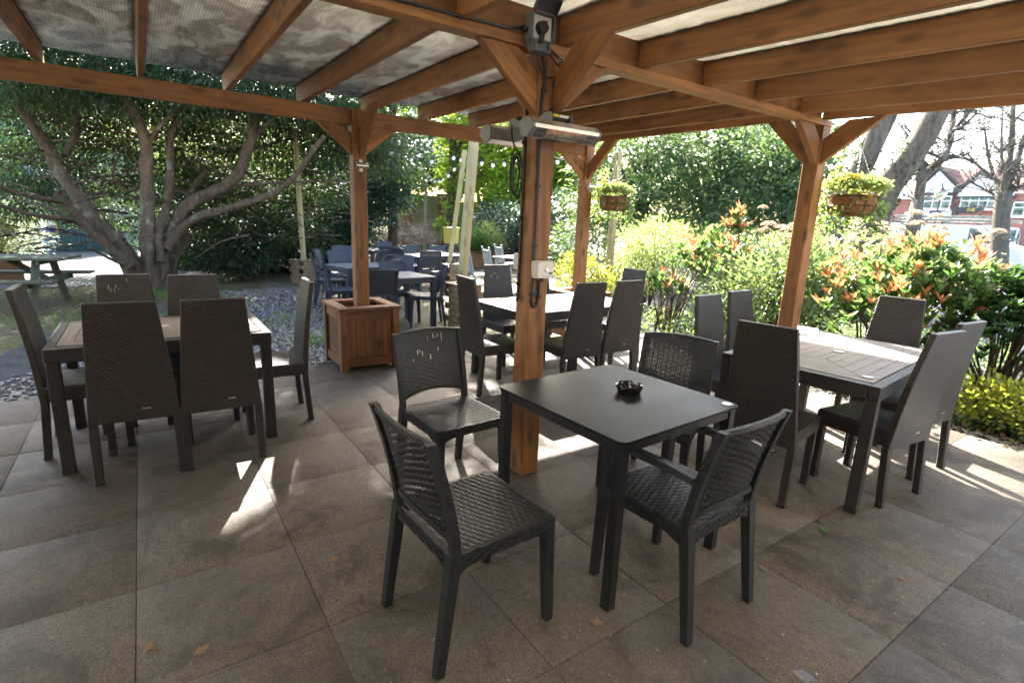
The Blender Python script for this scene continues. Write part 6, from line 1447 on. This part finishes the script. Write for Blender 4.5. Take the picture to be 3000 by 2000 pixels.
for i in range(len(prof)): j = (i+1) % len(prof); bm.faces.new((lo[i], lo[j], hi[j], hi[i]))
bmesh.ops.recalc_face_normals(bm, faces=bm.faces[:]); bmesh.ops.bevel(bm, geom=bm.edges[:], offset=.06, segments=3, affect='EDGES', profile=.5); build('body', bm, M_WPAINT, van)
wx0 = vz(1690, 1035)[0]
for s in (-1, 1):
    bm = BM(); vs = [bm.verts.new((x-vo.x, s*(VW/2+.006), z-vo.z)) for x, z in ((wx0, zbelt+.03), (xf+.12, zbelt+.03), (xwtop+.05, zr-.12), (wx0, zr-.12))]; bm.faces.new(vs if s < 0 else vs[::-1]); r = bmesh.ops.extrude_face_region(bm, geom=bm.faces[:]); bmesh.ops.translate(bm, verts=[v for v in r['geom'] if isinstance(v, bmesh.types.BMVert)], vec=(0, -s*.012, 0)); bmesh.ops.recalc_face_normals(bm, faces=bm.faces[:]); build('side_window', bm, M_GLASS, van)
    bm = BM(); bx(bm, (wx0+.15-vo.x, s*(VW/2+.12), zbelt+.05-vo.z), (.12, .18, .22), .03); build('mirror', bm, M_WPAINT, van)
    for xx in (vx0+.9, vx1-.85):
        bm = BM(); tube(bm, [(xx-vo.x, s*(VW/2-.10), .33), (xx-vo.x, s*(VW/2+.02), .33)], .33, 24); o = build('wheel', bm, M_TYRE, van); bm = BM(); tube(bm, [(xx-vo.x, s*(VW/2+.02), .33), (xx-vo.x, s*(VW/2+.03), .33)], .19, 20); build('rim', bm, M_ALU, o)
    bm = BM(); bx(bm, (vx1-.06-vo.x, s*.62, .80-vo.z), (.10, .30, .18), .03); build('headlight', bm, M_GLASSB, van)
bm = BM(); P = [(xf+.33, -.72, zbelt+.03), (xf+.33, .72, zbelt+.03), (xwtop+.18, .66, zr-.08), (xwtop+.18, -.66, zr-.08)]; quadbox(bm, [(x-vo.x+.02, y, z-vo.z+.01) for x, y, z in P]+[(x-vo.x+.035, y, z-vo.z+.02) for x, y, z in P]); build('windscreen', bm, M_GLASS, van)
bm = BM()
for xx in (vx0+.8, vx0+2.4): bx(bm, (xx-vo.x, 0, zr-vo.z+.06), (.05, 1.5, .12), .01)
build('roof_rack', bm, M_BMET, van)
la0, la1 = vz(900, 745)[0], vz(2290, 765)[0]; lz0, lz1 = vz(1700, 800)[1], vz(1700, 690)[1]
lad = thing('ladder', 'long grey aluminium ladder lying along the roof of the white van', 'ladder', ((la0+la1)/2, VY+.12, zr+.08)); ln = la1-la0; hh = (lz1-lz0)
for q, (yy, sh, zoff) in enumerate(((0, 0, .0), (.06, -.35, .12))):
    bm = BM()
    for yb in (0, .34): bx(bm, (sh, yy+yb, zoff+.06), (ln-abs(sh)*1.0, .03, .10), .004)
    build('stile', bm, M_ALU, lad); bm = BM(); n = int(ln/.28)
    for i in range(n): tube(bm, [(-ln/2+.2+i*.28+sh*.6, yy-.018, zoff+.06), (-ln/2+.2+i*.28+sh*.6, yy+.36, zoff+.06)], .018, 8)
    build('rungs', bm, M_BMET, lad)
# street lamp, name board
LY = 34.0
lx, lz = hz(1395, 470, LY); lp = thing('street_lamp', 'old style street lamp with a round glass lantern in front of the left house', 'street lamp', (lx, LY, -.045))
bm = BM(); lathe(bm, [(.10, 0), (.09, .5), (.05, .6), (.045, lz-.35), (.07, lz-.30), (.03, lz-.2)], 12); build('post', bm, M_DARKW, lp)
bm = BM(); lathe(bm, [(.06, lz-.26), (.20, lz-.12), (.28, lz+.06), (.24, lz+.20), (.12, lz+.28)], 16); build('lantern', bm, glass_mat('lantern_glass', (.42, .40, .30)), lp, smooth=True)
bm = BM(); lathe(bm, [(.26, lz+.18), (.14, lz+.30), (.05, lz+.40), (.02, lz+.60)], 12); build('lantern_cap', bm, M_DARKW, lp)
sx0, sz1 = hz(1560, 615, 30); sx1, sz0 = hz(1895, 690, 30); nb = thing('name_board', 'black board lettered THE in gold beside the street, above the ladder', 'sign', ((sx0+sx1)/2, 30, -.045)); wd = sx1-sx0; ht = sz1-sz0; zc = (sz0+sz1)/2+.045
bm = BM(); prism(bm, [(-wd/2, -ht/2), (wd/2-.30, -ht/2), (wd/2, ht*.2), (wd/2-.12, ht/2), (-wd/2, ht/2)], .08, Matrix.Translation((0, .04, zc)) @ Matrix.Rotation(PI/2, 4, 'X'), .005); build('board', bm, M_DARKW, nb)
bm = BM()
for s in (-1, 1): bx(bm, (s*wd*.38, .06, (zc-ht/2)/2), (.09, .09, zc-ht/2), .005)
build('post', bm, M_DARKW, nb)
text('lettering', 'THE', ht*.62, M_YEL, nb, (.06, -.046, zc), (PI/2, 0, 0), .002)
bpy.context.view_layer.update()
